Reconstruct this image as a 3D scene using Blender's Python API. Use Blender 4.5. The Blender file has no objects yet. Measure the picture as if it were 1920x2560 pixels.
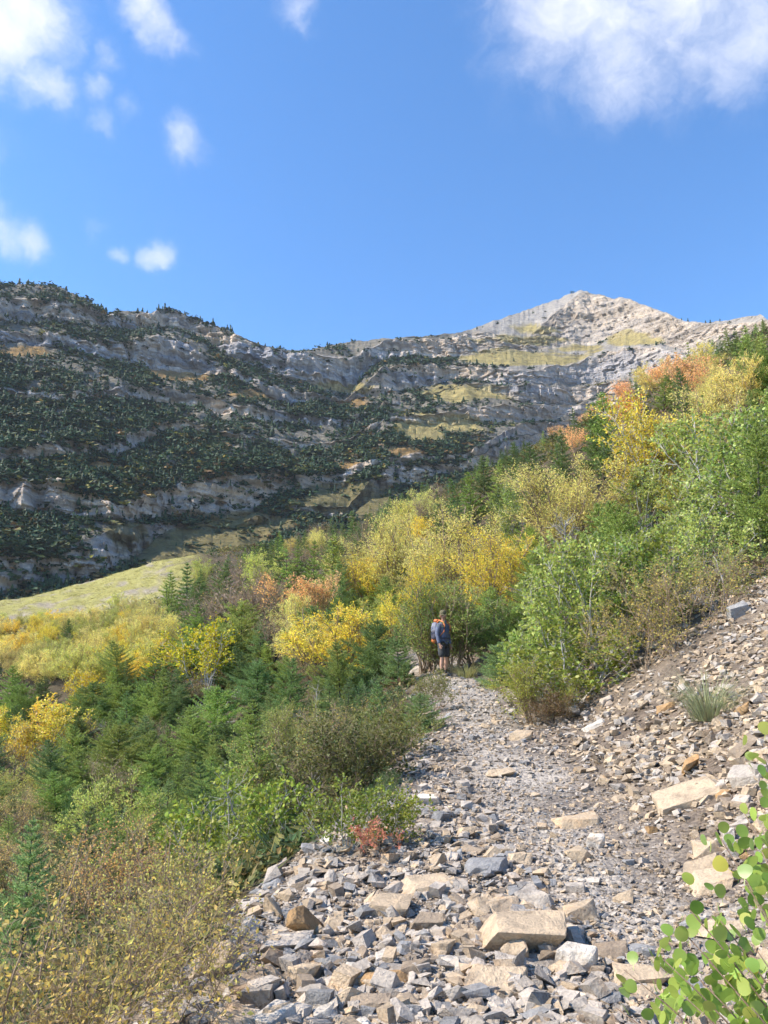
import bpy, bmesh, math, random
import numpy as np
from mathutils import Vector, Matrix, Quaternion

random.seed(7); np.random.seed(7)
rng = np.random.default_rng(7)
scene = bpy.context.scene
COL = scene.collection
R = math.radians

# ------------------------------------------------------------------ camera
PITCH = R(13.0)
FPX = 1922.0                      # focal length in pixels of the 1920 x 2560 photograph
CAMZ = 1.6
cam_d = bpy.data.cameras.new('camera'); cam = bpy.data.objects.new('camera', cam_d); COL.objects.link(cam)
cam_d.sensor_fit = 'HORIZONTAL'; cam_d.sensor_width = 36.0; cam_d.lens = 36.0 * FPX / 1920.0
cam.location = (0, 0, CAMZ); cam.rotation_euler = (R(90) + PITCH, 0, 0)
cam_d.clip_start = 0.05; cam_d.clip_end = 20000
scene.camera = cam
SP, CP = math.sin(PITCH), math.cos(PITCH)

def ray(px, py):                  # pixel of the photograph -> world direction
    u = (px - 960) / FPX; v = (1280 - py) / FPX
    return u, CP - v * SP, SP + v * CP

# ------------------------------------------------------------------ sky and sun
SUN_AZ, SUN_EL = R(-100), R(44)
w = bpy.data.worlds.new('World'); scene.world = w; w.use_nodes = True
nt = w.node_tree; nt.nodes.clear()

def N(nt, typ, **kw):
    n = nt.nodes.new(typ)
    for k, v in kw.items():
        if k == 'inp':
            for kk, vv in v.items(): n.inputs[kk].default_value = vv
        else: setattr(n, k, v)
    return n

def L(nt, a, b): nt.links.new(a, b)

def mathn(nt, op, a, b=None, c=None, clamp=False):
    n = nt.nodes.new('ShaderNodeMath'); n.operation = op; n.use_clamp = clamp
    for i, x in enumerate((a, b, c)):
        if x is None: continue
        if isinstance(x, (int, float)): n.inputs[i].default_value = x
        else: nt.links.new(x, n.inputs[i])
    return n.outputs[0]

def mix(nt, fac, a, b, blend='MIX'):
    n = nt.nodes.new('ShaderNodeMix'); n.data_type = 'RGBA'; n.blend_type = blend
    for i, x in ((0, fac), (6, a), (7, b)):
        if isinstance(x, (int, float)): n.inputs[i].default_value = x
        elif isinstance(x, (tuple, list)): n.inputs[i].default_value = tuple(x) + ((1,) if len(x) == 3 else ())
        else: nt.links.new(x, n.inputs[i])
    return n.outputs[2]

def ramp(nt, fac, stops):
    n = nt.nodes.new('ShaderNodeValToRGB'); nt.links.new(fac, n.inputs[0])
    e = n.color_ramp.elements
    while len(e) < len(stops): e.new(0.5)
    for el, (p, c) in zip(e, stops):
        el.position = p; el.color = tuple(c) + ((1,) if len(c) == 3 else ())
    return n.outputs[0]

sky = N(nt, 'ShaderNodeTexSky', sky_type='NISHITA', sun_disc=False)
sky.sun_elevation = SUN_EL; sky.sun_rotation = SUN_AZ % (2 * math.pi)
sky.altitude = 2600; sky.air_density = 1.25; sky.dust_density = 0.15; sky.ozone_density = 4.0
tc = N(nt, 'ShaderNodeTexCoord')
# clouds: soft patches of noise in the sky, each in its own direction
CLOUDS = [  # px, py, angular radius (deg), strength
    (1480, -60, 7.5, 1.0), (1700, -40, 7.5, 1.0), (1560, 150, 4.6, .95), (1500, 60, 5.0, .9), (1880, 60, 5.0, .85), (1830, 190, 2.6, .7), (1300, -30, 4.0, .6),
    (-10, 60, 4.2, 1.25), (85, 190, 2.4, 1.0), (60, 20, 3.6, 1.2), (350, 10, 2.0, .9), (420, 110, 1.7, .8), (385, 60, 1.9, .9), (262, 140, 1.5, .55), (240, 210, 1.4, .5), (240, 290, 1.2, .42), (320, 280, 1.1, .42),
    (450, 360, 1.7, .62), (10, 565, 2.0, .85), (70, 590, 1.7, .75), (390, 655, 1.25, .85), (316, 648, .7, .5), (760, 20, 1.9, .5), (770, 75, 1.2, .45), (255, 575, 1.0, .36), (-180, 420, 5.0, .9), (2250, 300, 6, .9), (-500, 150, 9, .9)]
warp = N(nt, 'ShaderNodeTexNoise', inp={'Scale': 9.0, 'Detail': 5.0, 'Roughness': .6}); L(nt, tc.outputs['Generated'], warp.inputs['Vector'])
wsub = N(nt, 'ShaderNodeVectorMath', operation='SUBTRACT'); L(nt, warp.outputs['Color'], wsub.inputs[0]); wsub.inputs[1].default_value = (.5, .5, .5)
wsc = N(nt, 'ShaderNodeVectorMath', operation='SCALE'); L(nt, wsub.outputs[0], wsc.inputs[0]); wsc.inputs['Scale'].default_value = .075
wadd = N(nt, 'ShaderNodeVectorMath', operation='ADD'); L(nt, tc.outputs['Generated'], wadd.inputs[0]); L(nt, wsc.outputs[0], wadd.inputs[1])
acc = None
for (px, py, rad, st) in CLOUDS:
    d = Vector(ray(px, py)).normalized()
    ds = N(nt, 'ShaderNodeVectorMath', operation='DISTANCE'); L(nt, wadd.outputs[0], ds.inputs[0]); ds.inputs[1].default_value = d
    mr = N(nt, 'ShaderNodeMapRange', interpolation_type='SMOOTHSTEP', inp={'From Min': R(rad) * 1.45, 'From Max': 0.0, 'To Min': 0.0, 'To Max': st})
    L(nt, ds.outputs['Value'], mr.inputs['Value'])
    acc = mr.outputs[0] if acc is None else mathn(nt, 'MAXIMUM', acc, mr.outputs[0])
fine = N(nt, 'ShaderNodeTexNoise', inp={'Scale': 20.0, 'Detail': 8.0, 'Roughness': .6, 'Distortion': .25}); L(nt, wadd.outputs[0], fine.inputs['Vector'])
cl = mathn(nt, 'ADD', acc, mathn(nt, 'MULTIPLY', mathn(nt, 'SUBTRACT', fine.outputs['Fac'], .5), 1.3))
cmr = N(nt, 'ShaderNodeMapRange', interpolation_type='SMOOTHSTEP', inp={'From Min': .05, 'From Max': 1.55, 'To Min': 0.0, 'To Max': 1.0}); L(nt, cl, cmr.inputs['Value'])
cl = mathn(nt, 'MULTIPLY', cmr.outputs[0], mathn(nt, 'MULTIPLY', acc, 2.2, clamp=True), clamp=True)
shade = N(nt, 'ShaderNodeTexNoise', inp={'Scale': 6.0, 'Detail': 4.0}); L(nt, tc.outputs['Generated'], shade.inputs['Vector'])
ccol = mix(nt, shade.outputs['Fac'], (3.0, 3.1, 3.7), (4.2, 4.25, 4.4))
hsv = N(nt, 'ShaderNodeHueSaturation', inp={'Saturation': 1.16, 'Value': 1.0}); L(nt, sky.outputs[0], hsv.inputs['Color'])
skyc = mix(nt, cl, hsv.outputs[0], ccol)
bg = N(nt, 'ShaderNodeBackground', inp={'Strength': 0.15}); L(nt, skyc, bg.inputs['Color'])
w.cycles.sampling_method = 'MANUAL'; w.cycles.sample_map_resolution = 256
out = N(nt, 'ShaderNodeOutputWorld'); L(nt, bg.outputs[0], out.inputs['Surface'])

sun_d = bpy.data.lights.new('sun', 'SUN'); sun = bpy.data.objects.new('sun', sun_d); COL.objects.link(sun)
sun_d.energy = 4.0; sun_d.angle = R(.53); sun_d.color = (1.0, .90, .76)
sdir = Vector((math.sin(SUN_AZ) * math.cos(SUN_EL), math.cos(SUN_AZ) * math.cos(SUN_EL), math.sin(SUN_EL)))
sun.rotation_euler = sdir.to_track_quat('Z', 'Y').to_euler(); sun.location = (-30, 0, 60)
scene.view_settings.view_transform = 'Standard'; scene.view_settings.look = 'None'
scene.view_settings.exposure = 1.07; scene.view_settings.gamma = 1.0; scene.view_settings.use_curve_mapping = False
scene.cycles.use_adaptive_sampling = True; scene.cycles.adaptive_threshold = .03
scene.cycles.max_bounces = 4; scene.cycles.diffuse_bounces = 2; scene.cycles.glossy_bounces = 2; scene.cycles.transmission_bounces = 3
scene.cycles.transparent_max_bounces = 8; scene.cycles.volume_bounces = 0

# ------------------------------------------------------------------ numpy noise
def _hash(ix, iy, iz):
    h = (ix.astype(np.uint32) * np.uint32(374761393) + iy.astype(np.uint32) * np.uint32(668265263) + iz.astype(np.uint32) * np.uint32(2246822519))
    h = (h ^ (h >> np.uint32(13))) * np.uint32(1274126177)
    h = h ^ (h >> np.uint32(16))
    return h.astype(np.float64) / 4294967295.0 * 2 - 1

def vnoise(x, y=0.0, z=0.0):
    x, y, z = np.broadcast_arrays(np.asarray(x, float), np.asarray(y, float), np.asarray(z, float))
    fx, fy, fz = np.floor(x), np.floor(y), np.floor(z)
    ix, iy, iz = fx.astype(np.int64), fy.astype(np.int64), fz.astype(np.int64)
    tx, ty, tz = x - fx, y - fy, z - fz
    tx, ty, tz = (t * t * (3 - 2 * t) for t in (tx, ty, tz))
    def c(a, b, d): return _hash(ix + a, iy + b, iz + d)
    x00 = c(0,0,0) * (1 - tx) + c(1,0,0) * tx; x10 = c(0,1,0) * (1 - tx) + c(1,1,0) * tx
    x01 = c(0,0,1) * (1 - tx) + c(1,0,1) * tx; x11 = c(0,1,1) * (1 - tx) + c(1,1,1) * tx
    return (x00 * (1 - ty) + x10 * ty) * (1 - tz) + (x01 * (1 - ty) + x11 * ty) * tz

def fbm(x, y=0.0, z=0.0, o=4):
    s = 0; a = 1; t = 0
    for i in range(o):
        f = 2.03 ** i
        s = s + a * vnoise(np.asarray(x) * f + 17.3 * i, np.asarray(y) * f + 5.1 * i, np.asarray(z) * f); t += a; a *= .5
    return s / t

def softplus(t, k): t = np.asarray(t, float); return np.logaddexp(0, t / k) * k
def sstep(a, b, x): t = np.clip((np.asarray(x, float) - a) / (b - a), 0, 1); return t * t * (3 - 2 * t)

# ------------------------------------------------------------------ the near hillside as a height field
TY  = [-60, 0, 3.3, 4.2, 5.5, 7.0, 9.0, 12.5, 16, 21, 24, 28, 40]
TXL = [-1.3, -1.2, -1.0, -.85, -.72, -.18, .22, .55, .72, .85, .5, -1.5, -8]      # left edge of the trail
TXR = [1.6, 1.6, 1.65, 1.75, 1.85, 2.05, 2.25, 2.6, 2.75, 2.75, 2.2, 1.2, -5]      # foot of the right bank
def trail_edges(y): return np.interp(y, TY, TXL), np.interp(y, TY, TXR)

def Gs(x, y):                                            # smooth ground height
    x = np.asarray(x, float); y = np.asarray(y, float)
    xl, xr = trail_edges(y)
    T = .09 * y + .150 * softplus(y - 24, 4.0)
    T = np.where(y < -5, .09 * y, T)
    dr = softplus(x - xr, .25)
    bank = .58 * dr - .06 * softplus(dr - 4.0, 1.0)
    dl = softplus(xl - x, .25)
    drop = -5.0 * (1 - np.exp(-dl * .62 / 5.0)) - .045 * dl
    z = T + bank + drop
    Rr = np.hypot(x, y)
    Rc = 120 + 8 * sstep(-.1, -.4, np.arctan2(x, np.maximum(y, .01)))
    aa = np.degrees(np.arctan2(x, np.maximum(y, .01)))
    z = z + 5.2 * np.exp(-((aa + 13.0) / 8.5) ** 2) * sstep(55, 118, Rr) * (y > 0)
    z = z - .95 * softplus(Rr - Rc, 9.0)
    return np.maximum(z, -140 + .0 * z)

def G(x, y):
    x = np.asarray(x, float); y = np.asarray(y, float)
    xl, xr = trail_edges(y)
    onpath = sstep(xl - .3, xl + .3, x) * sstep(xr + .5, xr - .2, x)
    far = sstep(3, 30, np.hypot(x, y))
    n = (.05 + .5 * far) * fbm(x * .45, y * .45, 3.0, 4) * (1 - .8 * onpath) + .035 * fbm(x * 2.3, y * 2.3, 9.0, 3)
    return Gs(x, y) + n

def g1(x, y): return float(G(np.array([x]), np.array([y]))[0])

def hit(px, py, rmax=160):                               # where the ray of a pixel meets the near hillside
    u, f, up = ray(px, py)
    t = np.concatenate([np.linspace(1, 30, 1500), np.linspace(30, rmax, 1500)])
    d = CAMZ + up * t - G(u * t, f * t)
    i = np.argmax(d < 0)
    if d[i] >= 0: return None
    tt = t[i]
    return Vector((u * tt, f * tt, g1(u * tt, f * tt)))

def proj(x, y, z):                                       # world -> pixel
    zz = z - CAMZ
    dep = y * CP + zz * SP; v = -y * SP + zz * CP
    return 960 + FPX * x / dep, 1280 - FPX * v / dep, dep

# ------------------------------------------------------------------ mesh helpers
def mesh_np(name, verts, faces, smooth=True):            # faces: (n,k) array
    me = bpy.data.meshes.new(name)
    verts = np.ascontiguousarray(verts, np.float32); faces = np.ascontiguousarray(faces, np.int32)
    me.vertices.add(len(verts)); me.vertices.foreach_set('co', verts.ravel())
    k = faces.shape[1]
    me.loops.add(faces.size); me.loops.foreach_set('vertex_index', faces.ravel())
    me.polygons.add(len(faces)); me.polygons.foreach_set('loop_start', np.arange(0, faces.size, k, dtype=np.int32))
    me.polygons.foreach_set('loop_total', np.full(len(faces), k, np.int32))
    me.polygons.foreach_set('use_smooth', np.full(len(faces), smooth, bool))
    me.update(calc_edges=True); me.validate()
    return me

def color_attr(me, name, rgb):                           # per-vertex colour
    a = me.color_attributes.new(name, 'FLOAT_COLOR', 'POINT')
    c = np.ones((len(rgb), 4), np.float32); c[:, :3] = rgb
    a.data.foreach_set('color', c.ravel())

def link(name, me, mat=None, parent=None, kind=None, label=None, cat=None, group=None, color=None):
    o = bpy.data.objects.new(name, me); COL.objects.link(o)
    if mat is not None and me is not None and len(me.materials) == 0: me.materials.append(mat)
    if parent is not None: o.parent = parent
    if kind: o['kind'] = kind
    if label: o['label'] = label
    if cat: o['category'] = cat
    if group: o['group'] = group
    if color is not None: o.color = tuple(color) + (1,)
    return o

def new_mat(name):
    m = bpy.data.materials.new(name); m.use_nodes = True
    t = m.node_tree; t.nodes.clear()
    o = t.nodes.new('ShaderNodeOutputMaterial')
    return m, t, o

def grid_faces(nr, nc, wrap=False):
    i = np.arange(nr - 1)[:, None]; j = np.arange(nc if wrap else nc - 1)[None, :]
    j2 = (j + 1) % nc
    return np.stack([i * nc + j, i * nc + j2, (i + 1) * nc + j2, (i + 1) * nc + j], -1).reshape(-1, 4)

# ------------------------------------------------------------------ materials of the ground
def terrain_material(name, near):
    m, t, o = new_mat(name)
    bs = N(t, 'ShaderNodeBsdfPrincipled', inp={'Roughness': .9}); bs.inputs['Specular IOR Level'].default_value = .2
    at = N(t, 'ShaderNodeAttribute', attribute_name='base'); g = N(t, 'ShaderNodeNewGeometry')
    if near:
        n1 = N(t, 'ShaderNodeTexNoise', inp={'Scale': 2.2, 'Detail': 4.0, 'Roughness': .65}); L(t, g.outputs['Position'], n1.inputs['Vector'])
        v = N(t, 'ShaderNodeTexVoronoi', inp={'Scale': 34.0}); L(t, g.outputs['Position'], v.inputs['Vector'])
        v2 = N(t, 'ShaderNodeTexVoronoi', inp={'Scale': 85.0}); L(t, g.outputs['Position'], v2.inputs['Vector'])
        sep = N(t, 'ShaderNodeSeparateColor'); L(t, v.outputs['Color'], sep.inputs[0])
        st = ramp(t, sep.outputs[0], [(0, (.55, .52, .5)), (.5, (.95, .93, .92)), (1, (1.35, 1.28, 1.18))])
        c = mix(t, .85, at.outputs['Color'], st, 'MULTIPLY')
        nr = ramp(t, n1.outputs['Fac'], [(.3, (.68, .67, .66)), (.7, (1.28, 1.26, 1.22))])
        c = mix(t, 1.0, c, nr, 'MULTIPLY')
        h = mathn(t, 'ADD', mathn(t, 'MULTIPLY', v.outputs['Distance'], -1.0), mathn(t, 'MULTIPLY', v2.outputs['Distance'], -.45))
        bp = N(t, 'ShaderNodeBump', inp={'Strength': .8, 'Distance': .018}); L(t, h, bp.inputs['Height'])
    else:
        mp = N(t, 'ShaderNodeMapping'); mp.inputs['Scale'].default_value = (.22, .22, .06); L(t, g.outputs['Position'], mp.inputs['Vector'])
        n1 = N(t, 'ShaderNodeTexNoise', inp={'Scale': 1.0, 'Detail': 7.0, 'Roughness': .7}); L(t, mp.outputs[0], n1.inputs['Vector'])
        mp2 = N(t, 'ShaderNodeMapping'); mp2.inputs['Scale'].default_value = (.025, .025, .55); L(t, g.outputs['Position'], mp2.inputs['Vector'])
        n2 = N(t, 'ShaderNodeTexNoise', inp={'Scale': 1.0, 'Detail': 6.0, 'Roughness': .65, 'Distortion': .4}); L(t, mp2.outputs[0], n2.inputs['Vector'])
        c = mix(t, 1.0, at.outputs['Color'], ramp(t, n1.outputs['Fac'], [(.3, (.55, .54, .54)), (.5, (1, 1, 1)), (.72, (1.4, 1.36, 1.3))]), 'MULTIPLY')
        c = mix(t, .8, c, ramp(t, n2.outputs['Fac'], [(.33, (.58, .58, .6)), (.5, (1, 1, 1)), (.68, (1.25, 1.2, 1.15))]), 'MULTIPLY')
        n3 = N(t, 'ShaderNodeTexNoise', inp={'Scale': .55, 'Detail': 5.0, 'Roughness': .7}); L(t, g.outputs['Position'], n3.inputs['Vector'])
        h = mathn(t, 'ADD', n1.outputs['Fac'], mathn(t, 'MULTIPLY', n3.outputs['Fac'], .6))
        h = mathn(t, 'ADD', h, mathn(t, 'MULTIPLY', n2.outputs['Fac'], .8))
        bp = N(t, 'ShaderNodeBump', inp={'Strength': .7, 'Distance': 4.5}); L(t, h, bp.inputs['Height'])
    L(t, c, bs.inputs['Base Color']); L(t, bp.outputs[0], bs.inputs['Normal']); L(t, bs.outputs[0], o.inputs['Surface'])
    return m

# ------------------------------------------------------------------ ground sheet (polar grid about the trail head, out to the horizon)
az = np.concatenate([np.linspace(-34, 34, 420), np.linspace(35, 325, 80)]) * math.pi / 180
rr = np.concatenate([[.02], np.geomspace(.8, 150, 280), np.geomspace(156, 2600, 36)])
RR, AZ = np.meshgrid(rr, az, indexing='ij')
GX, GY = RR * np.sin(AZ), RR * np.cos(AZ)
GZ = G(GX, GY)
def ground_color(x, y):
    xl, xr = trail_edges(y)
    n = fbm(x * .5, y * .5, 1.5, 4); n2 = fbm(x * 1.7, y * 1.7, 4.5, 4)
    litter = np.stack([.085 + .03 * n2, .070 + .02 * n2, .045 + .012 * n2], -1)
    stone = np.stack([.27 + .04 * n, .235 + .035 * n, .20 + .03 * n], -1)
    path = np.stack([.36 + .04 * n2, .335 + .035 * n2, .305 + .035 * n2], -1)
    soil = np.stack([.12 + .03 * n, .095 + .02 * n, .075 + .018 * n], -1)
    grass = np.stack([.30 + .05 * n2, .29 + .05 * n2, .10 + .02 * n2], -1)
    scree = np.stack([.30 + .03 * n2, .27 + .03 * n2, .22 + .03 * n2], -1)
    e = .35 * n2
    m_tr = sstep(xl - .25, xl + .1, x + e) * sstep(28, 24, y)
    col = litter + (stone - litter) * m_tr[..., None]
    # the worn path: swings from lower right to the centre
    pc = np.interp(y, [0, 3.3, 5, 7, 9, 12.5, 21, 28], [1.6, 1.55, 1.5, 1.45, 1.45, 1.6, 1.75, 1.2])
    m_p = sstep(.75, .3, np.abs(x - pc + .25 * n)) * m_tr
    col = col + (path - col) * m_p[..., None]
    onbank = sstep(xr - .1, xr + .5, x) * m_tr
    col = col + (np.array([.19, .155, .12]) * (1 + .25 * n2)[..., None] - col) * (.8 * onbank)[..., None]
    dark = sstep(.05, .3, n + .35 * sstep(1.4, .2, np.abs(x - pc - .9))) * m_tr * sstep(xl + 1.0, xl + 1.6, x)
    col = col + (soil - col) * (.6 * dark)[..., None]
    # bank above the trail turns to litter under the trees
    far = sstep(4.6, 7.5, x - xr + 1.6 * n + .22 * np.maximum(y - 8, 0) * 1.0)
    far = np.maximum(far, sstep(14, 19, y + 2 * n) * sstep(xr - .1, xr + .5, x))
    col = col + (litter - col) * (far * m_tr)[..., None]
    # pale grass slope high on the left
    a = np.degrees(np.arctan2(x, np.maximum(y, .01))); r = np.hypot(x, y)
    mg = sstep(-12.5, -16.0, a + 2.0 * n) * sstep(58, 74, r + 8 * n) * (y > 0)
    gc = grass + (scree - grass) * sstep(.1, .4, n + .3 * sstep(90, 60, r))[..., None]
    col = col + (gc - col) * mg[..., None]
    return np.clip(col, .01, .9)
gme = mesh_np('ground', np.stack([GX, GY, GZ], -1).reshape(-1, 3), grid_faces(len(rr), len(az), True)[:, ::-1])
color_attr(gme, 'base', ground_color(GX, GY).reshape(-1, 3))
ground = link('ground', gme, terrain_material('hillside_earth', True), kind='structure')

# ------------------------------------------------------------------ the mountain: cliff bands and ledges
# for each column of the photograph: skyline, then top and foot of six cliff bands, then the lowest line seen
# (in units of .5787 photograph pixels below row 680)
BANDS = {
    0:    [55, 110,205, 250,305, 500,545, 770,835, 900,1000, 1200,1420, 1480],
    145:  [65, 120,225, 270,325, 520,555, 730,800, 880,1055, 1200,1350, 1440],
    290:  [172, 190,250, 300,400, 495,535, 720,800, 1000,1060, 1110,1290, 1400],
    435:  [165, 168,225, 285,425, 500,575, 640,680, 930,1060, 1080,1090, 1380],
    580:  [250, 255,370, 425,470, 565,610, 700,720, 830,1075, 1100,1108, 1340],
    725:  [340, 350,480, 520,570, 610,660, 740,760, 865,960, 1010,1035, 1270],
    870:  [345, 375,520, 545,560, 640,660, 720,750, 860,915, 1010,1060, 1210],
    960:  [285, 300,370, 410,520, 570,590, 640,650, 800,830, 835,960, 1150],
    1160: [255, 265,370, 390,470, 480,486, 590,660, 780,800, 805,860, 1000],
    1310: [185, 285,345, 430,490, 495,560, 570,640, 650,700, 705,800, 930],
    1450: [80, 95,320, 395,480, 490,560, 570,620, 630,660, 665,700, 830],
    1600: [120, 130,260, 310,450, 460,500, 510,550, 560,600, 610,650, 760],
    1710: [205, 225,345, 350,420, 430,500, 510,550, 560,600, 610,650, 740],
    1920: [200, 212,290, 300,380, 400,500, 510,550, 560,600, 610,650, 740]}
SKY = [(-300, 690), (-60, 705), (0, 712), (95, 710), (150, 716), (200, 740), (240, 768), (272, 785), (290, 776), (340, 778), (380, 782), (400, 770), (440, 776), (470, 790), (520, 806), (560, 820), (600, 838), (622, 850),
       (650, 860), (700, 873), (740, 879), (780, 874), (850, 858), (960, 846), (1080, 838), (1150, 832), (1250, 797), (1340, 766), (1400, 746), (1430, 732), (1452, 725), (1475, 733), (1510, 738), (1535, 748), (1548, 742), (1575, 748),
       (1620, 766), (1665, 782), (1710, 802), (1760, 806), (1800, 803), (1840, 796), (1880, 789), (1900, 786), (1920, 800), (2000, 812), (2300, 850)]
bx = np.array(sorted(BANDS)); bt = 680 + .5787 * np.array([BANDS[k] for k in sorted(BANDS)], float)
mpx = np.arange(-420, 2340, 4.0); nc = len(mpx)
lines = np.stack([np.interp(mpx, bx, bt[:, k]) for k in range(14)], 0)
lines_s = lines.copy(); lines_s[0] = np.interp(mpx, [s[0] for s in SKY], [s[1] for s in SKY])
ker = np.hanning(61); ker /= ker.sum()
lines_s = np.stack([np.convolve(np.pad(q, 30, mode='edge'), ker, mode='valid') for q in lines_s])
for k in range(1, 14): lines_s[k] = np.maximum(lines_s[k], lines_s[k - 1] + 2.5)
lines[0] = np.interp(mpx, [s[0] for s in SKY], [s[1] for s in SKY]) + 2.5 * fbm(mpx / 14, 0, 0, 3) + 1.5 * fbm(mpx / 5, 3, 0, 2)
for k in range(1, 13): lines[k] += 11 * fbm(mpx / 70, k * 3.7, 0, 4) + 5 * fbm(mpx / 15, k * 5.1, 8, 3)
for k in range(1, 14): lines[k] = np.maximum(lines[k], lines[k - 1] + 2.5)
rows = [16] + [26, 16] * 6                                # rows in each band segment, from the skyline down
rows = [8, 60, 22, 36, 26, 24, 30, 28, 26, 38, 24, 32, 26]
seg, tt = [], []
for k, n in enumerate(rows):
    seg += [k] * n; tt += list((np.arange(n)) / n)
seg.append(12); tt.append(1.0); seg = np.array(seg); tt = np.array(tt); nrw = len(seg)
PY = lines[seg] * (1 - tt)[:, None] + lines[seg + 1] * tt[:, None]
U = (mpx - 960) / FPX
V = (1280 - PY) / FPX
FW = CP - V * SP; UP = SP + V * CP; H = np.hypot(FW, U[None, :])
TE = UP / H
AZM = np.arctan2(np.broadcast_to(U, FW.shape), FW)
rng_end = np.interp(mpx, [-420, 0, 500, 900, 1200, 1450, 1700, 1920, 2340], [320, 330, 360, 420, 500, 640, 600, 520, 450])
rng_end = np.convolve(np.pad(rng_end, 60, mode='edge'), np.hanning(121) / np.hanning(121).sum(), mode='valid')
iscliff = (seg % 2 == 1)
PYS = lines_s[seg] * (1 - tt)[:, None] + lines_s[seg + 1] * tt[:, None]; VS = (1280 - PYS) / FPX
TES = (SP + VS * CP) / np.hypot(CP - VS * SP, U[None, :])
RM = np.zeros_like(PY); RM[-1] = rng_end
for i in range(nrw - 2, -1, -1):
    s = np.where(iscliff[i], np.interp(mpx, [1000, 1180], [2.3, 1.02]) if seg[i] == 1 else 2.3, np.interp(mpx, [0, 900, 1450, 1920], [.77, .74, .76, .80]))
    if seg[i] == 12: s = s * 0 + .66
    RM[i] = RM[i + 1] * (s - TES[i + 1]) / (s - TES[i])
XM, YM = RM * np.sin(AZM), RM * np.cos(AZM); ZM = CAMZ + RM * TE
cl_w = np.where(iscliff[:, None], np.sin(np.pi * np.clip(tt, 0, 1))[:, None] ** .3, .0) * np.ones(nc)
but = fbm(XM / 55, YM / 55, ZM / 160, 3)
flute = fbm(XM / 8, YM / 8, ZM / 70, 3)
ribs = 1 - 2 * np.abs(vnoise(XM / 10, YM / 10, ZM / 90))
bed = fbm(XM / 160, YM / 160, ZM / 5.5, 2)
strata = np.tanh(4 * vnoise(XM / 140, YM / 140, ZM / 5.0 + XM / 60)) * .8 + 1.4 * vnoise(XM / 60, YM / 60, ZM / 2.4)
rug = 1 - 2 * np.abs(fbm(XM / 26, YM / 26, ZM / 70, 3)) * 2
fine_ = fbm(XM / 5.5, YM / 5.5, ZM / 22, 3)
pk = sstep(1000, 1250, mpx)[None, :]
def cells(a, b, c): return _hash(np.floor(a).astype(np.int64), np.floor(b).astype(np.int64), np.floor(c).astype(np.int64))
wx, wz = 3 * vnoise(XM / 20, YM / 20, ZM / 20), 2 * vnoise(XM / 18 + 9, YM / 18, ZM / 25)
blocks = 1.6 * cells((XM + wx) / 9, (YM + wx) / 9, (ZM + wz) / 14) + 1.0 * cells((XM - wx) / 4.5, (YM + wz) / 4.5, (ZM + wx) / 5)
disp = cl_w * ((7.0 * but + 5.0 * flute + 4.2 * ribs + 3.4 * fine_) * (1 - .55 * pk) + (2.4 * bed + 2.2 * strata) * (1 - .5 * pk) + 1.5 * blocks) + 2.4 * rug * (1 - .6 * pk) + (1 - cl_w) * (2.2 * but + 2.2 * fbm(XM / 13, YM / 13, ZM / 30, 3))
disp[0:2] *= .3
R2 = RM + disp
XM2, YM2 = R2 * np.sin(AZM), R2 * np.cos(AZM)
ZM2 = ZM + (1 - cl_w) * 1.2 * fbm(XM / 9, YM / 9, 2.0, 3) * (seg > 0)[:, None]
# colours of rock and meadow
k1 = fbm(XM / 70, YM / 70, ZM / 25, 4)
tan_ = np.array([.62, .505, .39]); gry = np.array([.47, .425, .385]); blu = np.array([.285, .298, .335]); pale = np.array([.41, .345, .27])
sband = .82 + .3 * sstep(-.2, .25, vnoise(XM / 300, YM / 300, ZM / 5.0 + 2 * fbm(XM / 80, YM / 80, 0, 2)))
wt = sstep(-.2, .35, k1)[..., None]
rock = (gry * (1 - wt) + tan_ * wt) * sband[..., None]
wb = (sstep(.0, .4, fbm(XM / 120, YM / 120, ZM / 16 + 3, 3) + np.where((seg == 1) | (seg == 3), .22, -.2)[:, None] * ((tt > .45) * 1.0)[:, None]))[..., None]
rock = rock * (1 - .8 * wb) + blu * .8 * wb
wp = (sstep(1050, 1200, mpx)[None, :] * np.where((seg <= 1), .75, .25)[:, None])[..., None]
rock = rock * (1 - wp) + pale * sband[..., None] * wp
talus = np.array([.30, .275, .245]) * (1 + .15 * k1)[..., None]
soilc = np.array([.115, .105, .06]) * (1 + .3 * k1)[..., None]
MEADOWS = [  # px, py, half width, half height, colour
    (1050, 1070, 75, 34, 0), (1175, 978, 110, 26, 0), (1290, 895, 210, 22, 0), (1340, 822, 62, 14, 0), (1310, 850, 110, 12, 0), (1590, 848, 75, 20, 0), (1450, 870, 60, 14, 0), (1140, 1060, 70, 26, 0),
    (55, 880, 60, 18, 1), (450, 935, 90, 18, 1), (640, 985, 70, 14, 1), (880, 1005, 50, 14, 1), (860, 968, 90, 12, 0), (480, 1375, 180, 60, 2), (640, 1300, 160, 40, 2), (860, 1255, 150, 50, 2), (330, 1330, 60, 30, 2), (560, 1350, 120, 60, 2),
    (260, 1165, 60, 16, 1), (1010, 1130, 50, 12, 1), (880, 1170, 60, 16, 1)]
MC = [np.array([.34, .28, .115]), np.array([.30, .19, .075]), np.array([.175, .15, .065])]
led = talus * .45 + soilc * .55
meadow = np.zeros_like(PY)
for (px, py, a, b, c) in MEADOWS:
    q = np.hypot((mpx[None, :] - px) / a, (PY - py) / b) + .75 * fbm(XM / 30, YM / 30, ZM / 12, 4)
    m_ = sstep(1.08, .75, q)
    led = led + (MC[c] * (1 + .2 * k1)[..., None] - led) * m_[..., None]; meadow = np.maximum(meadow, m_)
    rock = rock + (MC[c] - rock) * (m_ * (.85 if c != 1 else .4))[..., None]
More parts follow.
